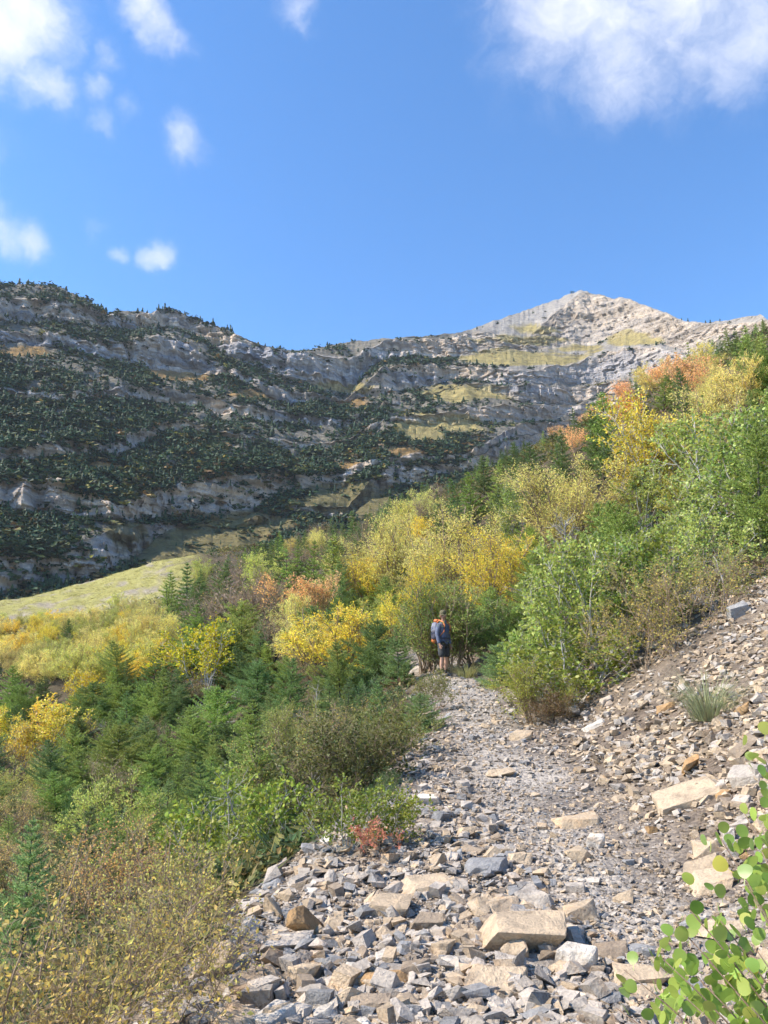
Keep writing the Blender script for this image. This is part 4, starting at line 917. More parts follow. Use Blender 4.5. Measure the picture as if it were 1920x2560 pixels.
# ------------------------------------------------------------------ plants near the trail
FIRG, FIRB, FIRD = (.32, .41, .105), (.25, .35, .13), (.18, .26, .085)
WPALE, WYEL, WGRN = (.78, .70, .21), (.84, .67, .08), (.58, .60, .14)
AGRN, ALITE, AYEL = (.32, .41, .09), (.45, .52, .13), (.80, .66, .09)
ORG, ORY, SAL = (.95, .48, .10), (.95, .64, .12), (.95, .56, .26)
OLV, DKG, TANL, MAUV = (.24, .25, .065), (.11, .19, .06), (.78, .62, .23), (.42, .33, .24)
LP = [  # kind, px, py of the top, height m, nearest range, colour, width, label, short
    ('fir', 995, 1562, 1.55, 15, FIRB, 1.1, 'small dense fir at the left trail edge, just left of the hiker', 'the fir beside the hiker', 0),
    ('willow', 850, 1520, 2.4, 19, WYEL, 1.5, 'bright yellow spreading willow left of the hiker, below the tall willows', 'the bright yellow willow', 1),
    ('willow', 760, 1545, 1.8, 19, WPALE, 1.4, 'pale willow clump left of the bright yellow willow', 'the pale willow clump', 0),
    ('willow', 985, 1292, 3.6, 24, WPALE, 1.25, 'tall pale yellow willow dome up the slope behind the hiker', 'the tall pale willow', 0),
    ('willow', 890, 1350, 3.0, 24, WPALE, 1.2, 'rounded pale yellow willow left of the tall pale willow', 'the rounded pale willow', 2),
    ('willow', 1150, 1272, 3.7, 25, WPALE, 1.25, 'wide golden willow behind and right of the hiker', 'the wide golden willow', 1),
    ('willow', 1235, 1330, 3.0, 22, WYEL, 1.2, 'golden willow shoulder right of the wide golden willow', 'the golden willow shoulder', 2),
    ('willow', 1410, 1212, 3.8, 27, WPALE, 1.25, 'big yellow willow with a white dead trunk in front', 'the big yellow willow', 0),
    ('aspen', 1655, 1105, 4.6, 27, AYEL, 1.0, 'tall golden yellow aspen on the right slope', 'the tall golden aspen', 1),
    ('aspen', 1600, 1150, 4.0, 27, (0.63, 0.50, 0.07), 1.0, 'yellow aspen leaning left of the tall golden aspen', 'the leaning yellow aspen', 0),
    ('willow', 1760, 1080, 3.6, 29, WPALE, 1.1, 'pale yellow willow top between the golden aspen and the green aspens', 'the pale willow top', 2),
    ('aspen', 1860, 965, 4.4, 25, ALITE, 1.15, 'tall light green aspen at the right edge of the slope', 'the tall light green aspen', 1),
    ('aspen', 1800, 1120, 3.6, 22, ALITE, 1.1, 'light green aspen below the orange trees', 'the lower light green aspen', 0),
    ('aspen', 1890, 1180, 3.0, 18, AGRN, 1.1, 'green aspen crowding the right edge beside the dark fir', 'the green aspen at the edge', 2),
    ('orange', 1850, 888, 4.0, 45, ORG, 1.1, 'vivid orange maple high on the right skyline', 'the vivid orange maple', 0),
    ('orange', 1770, 920, 4.0, 48, SAL, 1.2, 'salmon-orange maple left of the vivid orange maple', 'the salmon-orange maple', 1),
    ('orange', 1690, 960, 3.6, 50, SAL, 1.2, 'faded orange maple beside dark firs on the upper slope', 'the faded orange maple', 0),
    ('orange', 1830, 980, 3.6, 38, ORY, 1.1, 'golden orange maple under the vivid orange maple', 'the golden orange maple', 1),
    ('orange', 1730, 1040, 3.2, 36, ORY, 1.0, 'orange-yellow maple in mid slope above the golden aspen', 'the orange-yellow maple', 0),
    ('orange', 1540, 1120, 3.2, 40, SAL, .9, 'small red-orange maple left of the golden aspens', 'the small red-orange maple', 1),
    ('orange', 1580, 1140, 3.0, 38, ORG, .9, 'thin orange maple right of the small red-orange maple', 'the thin orange maple', 0),
    ('aspen', 1410, 1452, 2.2, 13.5, ALITE, 0.9, 'leafy light green aspen thicket right of the hiker', 'the light green thicket', 2),
    ('aspen', 1490, 1425, 2.4, 13.2, ALITE, 1.0, 'taller light green aspen in the thicket at the bank', 'the taller thicket aspen', 0),
    ('aspen', 1350, 1530, 1.5, 13.2, AGRN, 0.85, 'green aspen bush at the left side of the thicket', 'the thicket bush', 2),
    ('aspen', 1560, 1450, 2.0, 13.2, AGRN, 1.2, 'green aspen at the right side of the thicket', 'the right thicket aspen', 2),
    ('willow', 1330, 1690, .95, 11.5, (0.42, 0.43, 0.08), 1.4, 'low yellow-green bush at the foot of the thicket by the trail', 'the low yellow-green bush', 1),
    ('aspen', 1430, 1640, 1.3, 12.0, (0.31, 0.36, 0.07), 1.5, 'low green bush spilling over the bank foot', 'the spilling green bush', 2),
    ('olive', 1390, 1735, .55, 11.0, (0.22, 0.15, 0.07), 1.3, 'low rusty brown scrub at the bank foot', 'the rusty scrub', 1),
    ('aspen', 1650, 1440, 1.9, 13.5, (0.31, 0.36, 0.07), 1.1, 'green aspen with thin stems above the talus bank', 'the thin-stemmed aspen', 0),
    ('twiggy', 1690, 1560, 1.5, 11.5, (0.48, 0.43, 0.11), 1.3, 'sparse olive twiggy shrub on the talus bank', 'the sparse bank shrub', 0),
    ('twiggy', 1610, 1600, 1.2, 11.5, (0.50, 0.45, 0.11), 1.3, 'thin yellowing shrub at the left of the talus bank', 'the thin yellowing shrub', 1),
    ('aspen', 1740, 1400, 1.8, 14.5, ALITE, 1.0, 'slim light green aspen left of the dead roots', 'the slim aspen', 1),
    ('twiggy', 1800, 1500, 1.2, 12.5, (0.43, 0.48, 0.14), 1.2, 'wispy green shrub below the dead roots', 'the wispy shrub', 1),
    ('fir', 1885, 1200, 3.0, 16, FIRG, 1.1, 'dark fir at the right edge above the dead roots', 'the fir at the right edge', 1),
    ('fir', 1520, 1330, 2.8, 19, FIRG, 1.1, 'dark green fir behind the thicket', 'the fir behind the thicket', 0),
    ('fir', 1590, 1370, 2.6, 17.5, FIRG, 1.2, 'green fir with drooping boughs right of the dead trunk', 'the drooping fir', 2),
    ('willow', 1060, 1530, 2.4, 22.5, (.20, .29, .075), 1.2, 'dark green leafy bush directly behind the hiker', 'the dark bush behind the hiker', 2),
    ('willow', 1185, 1580, 1.9, 22.0, (.20, .29, .075), 1.4, 'dark green leafy bush right of the hiker', 'the dark bush right of the hiker', 2),
    ('willow', 1130, 1470, 2.5, 24.0, (.30, .36, .09), 1.2, 'dark green bush above the hiker in the shade of the willows', 'the shaded bush', 0),
    ('willow', 1075, 1478, 3.0, 23.0, WYEL, .7, 'small yellow willow spray hanging over the hiker', 'the yellow spray', 2),
    ('olive', 960, 1640, .9, 16.5, DKG, 1.3, 'dark low shrub at the trail bend behind the fir', 'the shrub at the bend', 0),
    ('fir', 1250, 1600, 1.0, 16.0, FIRB, 1.2, 'small blue-green fir between the hiker and the thicket', 'the small fir by the thicket', 3),
    ('tuft', 1765, 1728, .52, 7.5, (0.36, 0.38, 0.20), 1.25, 'tall drooping grass tuft on the right bank', 'the tall grass tuft', 0),
    ('tuft', 1165, 1648, .42, 17.0, (0.42, 0.41, 0.17), 1.5, 'small grass tuft beside the trail right of the hiker', 'the small grass tuft', 1),
    ('tuft', 1330, 1700, .3, 12.5, (0.39, 0.38, 0.17), 1.2, 'low dry grass tuft at the bank foot', 'the low dry tuft', 1),
    ('olive', 1085, 1702, .75, 13.5, OLV, 1.0, 'round olive bush at the left trail edge below the hiker', 'the round olive bush', 0),
    ('fir', 1050, 1730, .6, 11.5, FIRB, 1.3, 'creeping blue-green fir at the left trail edge', 'the creeping fir', 3),
    ('olive', 1000, 1778, .8, 9.5, OLV, 1.2, 'olive bush sprawling at the left edge of the trail', 'the sprawling olive bush', 1),
    ('olive', 905, 1850, .95, 7.6, (0.14, 0.15, 0.04), 1.2, 'large dark olive bush at the left trail edge', 'the large olive bush', 0),
    ('olive', 815, 1905, 1.0, 7.0, (0.14, 0.15, 0.04), 1.2, 'wide olive bush left of the large olive bush', 'the wide olive bush', 1),
    ('olive', 980, 1912, .25, 7.4, DKG, 1.2, 'tiny dark green cushion plant on the trail edge rocks', 'the tiny cushion plant', 1),
    ('olive', 958, 1945, .28, 6.8, DKG, 1.2, 'dark green cushion plant beside pale stones at the trail edge', 'the cushion plant', 0),
    ('aspen', 955, 2000, 0.45, 5.6, (0.34, 0.38, 0.06), 1.1, 'small yellow-green shrub growing from the trail edge rubble', 'the small rubble shrub', 2),
    ('orange', 935, 2098, .30, 5.2, (.66, .30, .19), 1.0, 'little red-leaved shrub at the edge of the rubble', 'the little red shrub', 1),
    ('aspen', 868, 2040, .5, 5.4, (0.28, 0.34, 0.06), 1.1, 'green sprig left of the little red shrub', 'the green sprig', 0),
    ('twiggy', 690, 1890, 1.3, 6.4, (0.43, 0.50, 0.14), 1.0, 'slender light green willow sapling beside the olive bushes', 'the slender sapling', 0),
    ('aspen', 600, 2060, 0.95, 5.0, (0.35, 0.43, 0.07), 1.1, 'bright green leafy shrub below the fallen branches', 'the bright green shrub', 2),
    ('aspen', 520, 2130, 0.85, 4.7, (0.34, 0.39, 0.07), 1.1, 'bright yellow-green shrub left of the upright stones', 'the yellow-green shrub', 0),
    ('twiggy', 60, 1960, 1.45, 3.2, TANL, 1.1, 'tan-leaved twiggy shrub at the far left edge of the foreground', 'the far left tan shrub', 0),
    ('twiggy', 190, 2090, 1.15, 3.1, TANL, 1.15, 'tan-leaved twiggy shrub second from the left in the foreground', 'the second tan shrub', 1),
    ('twiggy', 330, 2110, 1.15, 3.7, (0.70, 0.43, 0.14), 1.1, 'orange-tinged twiggy shrub left of the bright green shrub', 'the orange-tinged shrub', 0),
    ('twiggy', 130, 2270, 0.95, 2.8, (0.59, 0.49, 0.15), 1.2, 'low olive-tan shrub with dark crooked stems in the bottom left corner', 'the crooked-stem shrub', 1),
    ('twiggy', 320, 2340, 0.7, 3.1, (0.53, 0.49, 0.14), 1.2, 'olive-yellow twiggy shrub at the bottom, left of the outcrop', 'the bottom olive shrub', 0),
    ('twiggy', 440, 2360, 0.6, 3.6, (0.55, 0.49, 0.14), 1.15, 'scrubby olive shrub right against the slanted outcrop', 'the scrub by the outcrop', 1),
    ('twiggy', 60, 2400, 0.75, 2.6, (0.55, 0.45, 0.15), 1.2, 'thin brownish shrub filling the lower left corner', 'the corner shrub', 1),
    ('twiggy', 430, 2230, 0.8, 4.0, (0.50, 0.50, 0.11), 1.1, 'yellow-olive shrub between the tan shrubs and the green shrub', 'the middle olive shrub', 0),
    ('aspen', 205, 1672, 2.3, 10.5, (0.70, 0.53, 0.04), 1.0, 'bright yellow young aspen among the firs on the left slope', 'the bright yellow aspen', 0),
    ('aspen', 140, 1760, 1.9, 9.5, AYEL, 1.1, 'golden aspen just left of the bright yellow aspen', 'the left golden aspen', 2),
    ('aspen', 50, 1800, 1.9, 9.0, (.76, .58, .10), 1.0, 'amber aspen at the left edge of the fir slope', 'the amber aspen', 1),
    ('aspen', 520, 1556, 2.8, 17, (0.63, 0.56, 0.04), 1.1, 'yellow aspen bush in the middle of the left slope', 'the mid-slope yellow bush', 2),
    ('bare', 625, 1432, 3.2, 30, MAUV, 1.4, 'mauve-brown leafless shrub up the left slope', 'the mauve leafless shrub', 0),
    ('bare', 560, 1470, 2.6, 28, MAUV, 1.4, 'brownish leafless shrub left of the mauve shrub', 'the brownish leafless shrub', 1),
    ('orange', 735, 1440, 2.6, 32, (.92, .55, .22), 1.0, 'small peach-orange maple between the mauve shrub and the willows', 'the peach-orange maple', 1),
    ('orange', 800, 1430, 2.4, 32, (.90, .60, .28), 1.0, 'pale peach maple left of the rounded pale willow', 'the pale peach maple', 0),
    ('fir', 480, 1440, 3.4, 34, FIRD, .8, 'tall narrow fir standing alone at the top of the left slope', 'the lone narrow fir', 1),
    ('fir', 170, 1545, 2.4, 24, FIRD, .9, 'dark fir with bare trunk at the upper left', 'the bare-trunked fir', 0),
    ('willow', 560, 1408, 3.2, 48, WGRN, 1.5, 'yellow-green willow mound at the crest of the left slope', 'the crest willow mound', 1),
    ('willow', 660, 1392, 3.0, 50, WGRN, 1.4, 'smaller willow mound right of the crest mound', 'the smaller crest mound', 0),
    ('fir', 620, 1745, 1.7, 9.5, FIRG, 1.15, 'full green fir in the middle of the left fir slope', 'the full mid-slope fir', 0),
    ('fir', 500, 1760, 1.8, 9.0, FIRG, 1.1, 'broad green fir left of the full mid-slope fir', 'the broad fir', 2),
    ('fir', 660, 1880, 1.3, 7.2, FIRG, 1.2, 'bright green fir above the fallen branches', 'the fir above the branches', 2),
    ('snag', 1420, 1300, 3.2, 22, (1, 1, 1), .8, 'white dead trunk standing in front of the big yellow willow', 'the white dead trunk', 0),
    ('snag', 1370, 1390, 1.8, 21, (1, 1, 1), 1.2, 'grey dead branches leaning below the big yellow willow', 'the leaning dead branches', 1),
    ('snag', 620, 2060, .7, 5.6, (1, 1, 1), 1.6, 'grey dead branches fallen across the slope below the sapling', 'the fallen dead branches', 1),
    ('snag', 550, 1700, 1.2, 11, (1, 1, 1), 1.5, 'tangle of silver dead twigs among the firs of the left slope', 'the silver dead twigs', 1),
    ('snag', 310, 1800, 1.2, 8.5, (1, 1, 1), 1.2, 'pale dead branches beside the bright yellow aspen', 'the pale dead branches', 1),
    ('snag', 1800, 1440, .8, 13, (1, 1, 1), 1.8, 'grey dead roots sprawled on top of the right bank', 'the dead roots', 1),
    ('snag', 800, 1720, 1.0, 11, (1, 1, 1), 1.3, 'bleached dead branch above the olive bushes', 'the bleached dead branch', 1)]
LMP = []
for (k, px, py, h, rmin, c, sx, lab, sh, var) in LP:
    if sh in ('the dark bush behind the hiker', 'the dark bush right of the hiker', 'the shaded bush', 'the yellow spray'): rmin = HY + 1.2
    if sh == 'the shrub at the bend': rmin = HY - 1.0
    x, y = place_top(px, py, h, rmin)
    e = plant(k, x, y, h, c, lab, var=var, sx=sx, tilt=((random.uniform(-.08, .08), random.uniform(-.08, .08)) if k != 'snag' or var == 0 else (random.uniform(.5, 1.0), random.uniform(-.6, .6))))
    cx, cy, dp = proj(x, y, g1(x, y) + .6 * h); LMP.append((e, cx, cy, x, y, sh, h * FPX / dp))
    if abs(y - rmin) < .15 * rmin and rmin > 8: print('near rmin', sh, round(x, 1), round(y, 1))

# the rest of the hillside: kind follows what the photograph shows there, firs elsewhere
ZONES = [  # px, py, half width, half height, [(kind, colour, height lo, hi)], share
    (1370, 1140, 150, 75, [('firfar', FIRD, 4, 6)], .9), (1500, 1060, 120, 70, [('firfar', FIRD, 4, 6), ('firfar', FIRG, 4, 6), ('firfar', FIRD, 4, 6), ('orange', SAL, 2.5, 3.5)], .95), (1640, 1010, 130, 60, [('firfar', FIRD, 4, 6), ('firfar', FIRG, 4, 6), ('firfar', FIRD, 4, 6), ('orange', SAL, 2.5, 3.5)], .95),
    (1520, 1260, 60, 90, [('firfar', FIRG, 3.5, 5)], .8), (1180, 1240, 120, 40, [('firfar', FIRD, 4, 6)], .8),
    (180, 1560, 280, 85, [('willow', WGRN, 1.2, 2.0), ('willow', WPALE, 1.2, 2.0), ('willow', WYEL, 1.2, 1.8)], .92),
    (560, 1440, 160, 45, [('willow', WGRN, 2, 3), ('bare', MAUV, 2, 3), ('fir', FIRD, 2.5, 4)], .8),
    (640, 1510, 130, 60, [('bare', MAUV, 2, 3), ('willow', WPALE, 1.6, 2.4), ('bare', (0.42, 0.28, 0.13), 2, 3)], .8),
    (820, 1340, 120, 70, [('willow', WPALE, 1.8, 2.6), ('bare', (.45, .34, .15), 1.6, 2.4), ('fir', FIRD, 2, 3)], .55),
    (1000, 1230, 130, 50, [('willow', WPALE, 2.0, 2.8), ('firfar', FIRD, 3, 5), ('bare', (.42, .32, .15), 2, 3), ('firfar', FIRD, 3, 5)], .9),
    (1060, 1400, 200, 110, [('willow', WPALE, 2, 2.8), ('fir', FIRG, 1.8, 2.8), ('willow', WYEL, 1.6, 2.4)], .6),
    (1150, 1470, 160, 60, [('willow', WYEL, 1.6, 2.4), ('aspen', DKG, 1.8, 2.4), ('fir', FIRG, 1.6, 2.4)], .8),
    (1680, 1230, 120, 110, [('aspen', (0.56, 0.50, 0.07), 4, 5), ('aspen', ALITE, 3.5, 4.5)], .7),
    (1840, 1150, 100, 180, [('aspen', ALITE, 4, 5.5), ('aspen', AGRN, 3.5, 4.5), ('fir', FIRG, 3, 4)], .8),
    (1620, 1420, 200, 90, [('aspen', AGRN, 2.5, 3.5), ('aspen', ALITE, 2.5, 3.5), ('fir', FIRG, 2.5, 3.5)], .8),
    (1400, 1480, 120, 80, [('aspen', ALITE, 2, 3)], .6),
    (1780, 950, 150, 70, [('orange', SAL, 3, 4), ('firfar', FIRG, 4, 6), ('firfar', FIRD, 4.5, 6.5), ('willow', WPALE, 2.5, 3.5)], .95),
    (1560, 1170, 90, 50, [('orange', SAL, 2.5, 3.5), ('firfar', FIRD, 4, 6), ('firfar', FIRG, 3, 5)], .8),
    (1450, 1000, 120, 60, [('orange', (.90, .50, .2), 3, 4), ('firfar', FIRD, 4, 6)], .5),
    (100, 1800, 140, 110, [('aspen', AYEL, 1.5, 2.0), ('fir', FIRG, 1.5, 2.2), ('fir', FIRD, 1.5, 2.2)], .8),
    (110, 2120, 170, 150, [('twiggy', TANL, .9, 1.3), ('twiggy', (.60, .52, .18), .8, 1.2)], .6),
    (280, 2380, 170, 150, [('twiggy', (.52, .50, .15), .5, .9)], .7),
    (560, 2120, 100, 90, [('aspen', (.33, .40, .08), .6, .9), ('twiggy', (.42, .42, .12), .6, 1.0)], .6),
    (880, 1920, 160, 130, [('olive', OLV, .6, .9)], .85),
    (900, 1640, 60, 60, [('olive', DKG, .8, 1.1), ('fir', FIRB, 1.0, 1.6)], .9)]
KW = {'fir': 'green fir', 'firfar': 'dark fir', 'willow': 'willow shrub', 'aspen': 'leafy aspen', 'orange': 'autumn maple', 'bare': 'leafless shrub', 'twiggy': 'twiggy shrub', 'olive': 'low olive shrub', 'snag': 'tangle of dead twigs'}
def cword(c):
    r_, g_, b_ = c
    if c == DKG: return 'dark green'
    if r_ == g_: return 'grey'
    if r_ > 1.7 * g_: return 'orange'
    if r_ > .55 and r_ > 1.22 * g_: return 'golden'
    if r_ > .43 and b_ > .09: return 'pale yellow'
    if r_ > .43: return 'yellow'
    if g_ > r_ * 1.1: return 'green'
    return 'brownish' if r_ > g_ * 1.15 else 'yellow-green'
CAP = [(-200, 1560), (0, 1535), (200, 1515), (330, 1465), (440, 1420), (540, 1395), (700, 1335), (850, 1300), (940, 1255), (1000, 1220), (1150, 1195), (1200, 1140), (1300, 1105), (1400, 1060), (1440, 1025), (1500, 985), (1600, 915), (1700, 875), (1780, 845), (1850, 815), (1920, 800), (2100, 760)]
CAPX, CAPY = [q[0] for q in CAP], [q[1] for q in CAP]
occ = [(l[1], l[2], l[6]) for l in LMP]
hx, hy = proj(1.75, 21, 2.6)[:2]
cnt = {}; tries = 0; nfill = 0; FILL = []
NC = 24000
c_az = np.radians(rng.uniform(-30, 29, NC)); c_r = np.exp(rng.uniform(math.log(3.2), math.log(122), NC)); c_x, c_y = c_r * np.sin(c_az), c_r * np.cos(c_az)
c_l, c_rt = trail_edges(c_y); c_z = G(c_x, c_y)
c_ok = ~((c_y < 26) & (c_x > c_l - .45) & (c_x < c_rt + .5)) & ~((c_y < 13.2) & (c_x > c_l)) & ~((c_y < 15.5) & (c_x > c_rt) & (c_x < c_rt + 1.0))
for q_ in np.where(c_ok)[0]:
    if nfill >= 700: break
    tries += 1
    az_, r_, x, y = float(c_az[q_]), float(c_r[q_]), float(c_x[q_]), float(c_y[q_])
    a_ = math.degrees(az_)
    if a_ < -13.5 and r_ > 72 and random.random() < .97: continue            # the open grass slope
    z = float(c_z[q_])
    cx, cy, dp = proj(x, y, z + 1.6)
    kind, c, lo, hi_ = None, None, 0, 0
    for (zx, zy, ax, ay, opts, share) in ZONES:
        if ((cx - zx) / ax) ** 2 + ((cy - zy) / ay) ** 2 < 1 and random.random() < share:
            kind, c, lo, hi_ = random.choice(opts); break
    if kind is None:
        q = random.random()
        if y > 34: kind, c, lo, hi_ = 'firfar', random.choice([FIRD, FIRD, FIRG]), 3.5, 6.0
        elif q < .84 or x < 2: kind, c, lo, hi_ = 'fir', random.choice([FIRG, FIRG, FIRB, FIRD]), 1.5, 2.9
        else: kind, c, lo, hi_ = 'aspen', AGRN, 2, 3.2
    if x < 0 and y < 30 and kind == 'fir': lo, hi_ = .8, 1.35 + .035 * y
    if x < 0 and y < 30 and kind == 'fir' and random.random() < .28: kind, c, lo, hi_ = random.choice([('olive', (.32, .36, .09), .6, 1.0), ('twiggy', (.40, .40, .12), .8, 1.3), ('willow', (.45, .47, .12), 1.0, 1.6), ('bare', (.40, .36, .2), .8, 1.4), ('snag', (1, 1, 1), .7, 1.1)])
    if kind in ('fir',) and y > 34: kind = 'firfar'; lo, hi_ = lo * 1.3, hi_ * 1.3
    if kind == 'firfar' and y < 30: kind = 'fir'
    h = random.uniform(lo, hi_)
    if x > 0 and y < 24: h = min(h, random.uniform(1.5, 2.4))
    elif x > 0 and y < 34: h = min(h, random.uniform(2.0, 3.4))
    cap_ = float(np.interp(cx, CAPX, CAPY)) + random.uniform(-12, 25)
    for _ in range(4):
        tx, ty, _d = proj(x, y, z + h)
        if ty < cap_: h *= .82
    if ty < cap_ - 6 or h < lo * .4: continue
    if x > 0 and y < 17 and ty < 1420: continue
    if kind in ('fir', 'firfar') and cx < 420 and ty < 1590 - .3 * cx: continue
    cx, cy, dp = proj(x, y, z + .6 * h); hp = h * FPX / dp
    if not (-120 < cx < 2040): continue
    wp_ = hp * (.5 if kind in ('fir', 'firfar') else .7)
    if abs(cx - 1110) < 55 + wp_ * .75 and ty < 1700 and y < HY + 1.0: continue                  # keep the hiker clear
    kf = .7 if y > 34 else 1.0
    if any(abs(cx - a) < .42 * (wp_ * .6 + b2 * .35) * kf and abs(cy - b) < .22 * (hp * .6 + b2 * .4) * kf for a, b, b2 in occ): continue
    occ.append((cx, cy, hp)); nfill += 1; FILL.append((kind, x, y, h, c, cx, cy, hp, ty)); continue
ACC = np.zeros((260, 200), bool)                          # leave out plants that others hide wholly
vis = {}
def cover(cx, cy, hp, wide, tri):
    yy, xx = np.mgrid[0:260, 0:200]; X, Y = xx * 10.0 - 40, yy * 10.0
    top = cy - .4 * hp; t_ = (Y - top) / hp
    half = wide * (np.clip(t_, 0, 1) * .9 + .1 if tri else np.sqrt(np.clip(1 - (2 * np.clip(t_, 0, 1) - 1) ** 2, 0, 1)))
    return (t_ > 0) & (t_ < .95) & (np.abs(X - cx) < half)
allp = [(math.hypot(l[3], l[4]), -1, l[1], l[2], l[6], l[6] * .33, False) for l in LMP] + [(math.hypot(q[1], q[2]), i, q[5], q[6], q[7], q[7] * (.26 if q[0] in ('fir', 'firfar') else .34), q[0] in ('fir', 'firfar')) for i, q in enumerate(FILL)]
for (d_, i, cx, cy, hp, wd_, tri) in sorted(allp):
    m_ = cover(cx, cy, hp, wd_, tri); n_ = m_.sum()
    vis[i] = (m_ & ~ACC).sum() / max(n_, 1); ACC |= m_
nfir = 0
for i, (kind, x, y, h, c, cx, cy, hp, ty) in enumerate(FILL):
    if vis[i] < .10 or not (-60 < cx < 1980): continue
    if kind in ('fir', 'firfar'):
        nfir += 1
        if nfir > 282: continue
    lm = min(LMP, key=lambda l: math.hypot(l[1] - cx, l[2] - cy))
    lab = '%s %s %s %s' % (cword(c) if kind not in ('fir', 'firfar', 'olive') else ('tall' if h > 3.5 else ('short' if h < 1.7 else 'dense')), KW[kind], side_words(cx, cy, lm), lm[5])
    if kind == 'snag': h = min(h, 1.0)
    v_ = random.uniform(.8, 1.2); cc = tuple(q * v_ * random.uniform(.93, 1.07) for q in c)
    plant(kind, x, y, h, cc, lab, group={'fir': 'firs on the near hillside', 'firfar': 'firs on the near hillside', 'willow': 'willow shrubs of the hillside', 'aspen': 'aspens of the hillside', 'orange': 'autumn maples of the hillside'}.get(kind, 'shrubs of the hillside'), sx=random.uniform(.9, 1.3), tilt=(random.gauss(0, .05), random.gauss(0, .05)))
    cnt[kind] = cnt.get(kind, 0) + 1
print('fill', cnt, tries)

# low undergrowth between them: a mass nobody could count
def clump(seed, n=28):
    g = np.random.default_rng(seed); m = MB()
    d = unit(g.normal(0, 1, (n, 3))); d[:, 2] = np.abs(d[:, 2]) * .8 + .1
    P = d * np.array([.42, .42, .5]) * (g.random(n) ** .4)[:, None]
    m.cards(P, unit(d + g.normal(0, .6, (n, 3))), unit(g.normal(0, .7, (n, 3)) + np.array([0, 0, .8])), .18 * g.uniform(.6, 1.3, n), .078, 'diamond')
    for i in range(6): m.cards(d[i:i + 1] * .1, unit(d[i:i + 1] + np.array([[0, 0, .6]])), g.normal(0, 1, (1, 3)), .75, .02, 'needle')
    return m.arr()
CLP = [clump(i) for i in range(6)]
NU = 9000
r_ = np.exp(rng.uniform(math.log(3.0), math.log(122), NU)); a_ = np.radians(rng.uniform(-31, 30, NU)); ux, uy = r_ * np.sin(a_), r_ * np.cos(a_)
xl, xr = trail_edges(uy)
ok = ~((uy < 26) & (ux > xl - .25) & (ux < xr + .4)) & ~((uy < 13.5) & (ux > xl)) & ~((np.degrees(a_) < -13) & (r_ > 72)) & ~((uy < 15.5) & (ux > xr) & (ux < xr + .9))
ux, uy, r_ = ux[ok], uy[ok], r_[ok]; NU = len(ux)
hs = (.28 + .012 * np.minimum(r_, 80)) * rng.uniform(.6, 1.5, NU); ws = hs * rng.uniform(1.0, 1.8, NU)
uc = np.array([[.08, .12, .04], [.14, .16, .05], [.24, .22, .07], [.32, .26, .09], [.09, .14, .05], [.20, .15, .08]])
cols = uc[rng.integers(0, 6, NU)] * rng.uniform(.7, 1.2, NU)[:, None]
v1, f1, c1 = scatter(CLP, rng.integers(0, 6, NU), np.stack([ux, uy, G(ux, uy) - .03], -1), hs, ws, cols, rng)
me = mesh_np('undergrowth', v1, f1, False); color_attr(me, 'tint', c1)
link('undergrowth', me, M_COVER, kind='stuff', label='low tangled undergrowth between the firs and shrubs', cat='undergrowth')
# dry grass of the open slope
NGp = 1700
r_ = np.exp(rng.uniform(math.log(50), math.log(138), NGp * 2)); a_ = np.radians(rng.uniform(-31, -12.5, NGp * 2)); ux, uy = r_ * np.sin(a_), r_ * np.cos(a_)
v1, f1, c1 = scatter([clump(30 + i, 16) for i in range(3)], rng.integers(0, 3, NGp * 2), np.stack([ux, uy, G(ux, uy) - .05], -1), rng.uniform(.12, .35, NGp * 2), rng.uniform(.5, 1.3, NGp * 2), np.array([.34, .32, .11]) * rng.uniform(.75, 1.15, NGp * 2)[:, None], rng)
me = mesh_np('dry_grass', v1[:], f1, False); color_attr(me, 'tint', c1)
link('dry_grass', me, M_COVER, kind='stuff', label='pale yellow grass on the open slope at the left', cat='grass')
# tell look-alikes of one label apart by their order outward from the landmark they are named by
ORD = ['nearest to it', 'second nearest', 'third nearest', 'fourth nearest', 'fifth nearest', 'sixth nearest', 'seventh nearest', 'eighth nearest', 'ninth nearest', 'tenth nearest', 'eleventh nearest', 'twelfth nearest', 'thirteenth nearest', 'fourteenth nearest', 'fifteenth nearest', 'sixteenth nearest', 'seventeenth nearest', 'eighteenth nearest', 'nineteenth nearest', 'twentieth nearest', 'next beyond the twentieth', 'second beyond the twentieth', 'third beyond the twentieth', 'fourth beyond the twentieth']
def settle(objs, lms):
    by = {}
    for o in objs:
        if 'label' in o: by.setdefault(o['label'], []).append(o)
    for lab, os_ in by.items():
        if len(os_) < 2: continue
        lm = next((l for l in lms if l[5] and lab.endswith(l[5])), None)
        if lm is None: continue
        os_.sort(key=lambda o: (o.location - lm[0].location).length)
        for o, w_ in zip(os_, ORD): o['label'] = lab + ', ' + w_
settle([r_[0] for r_ in ROCKLIST[len(LMR):]], LMR); settle([p_[0] for p_ in PLANTS[len(LMP):]], LMP)
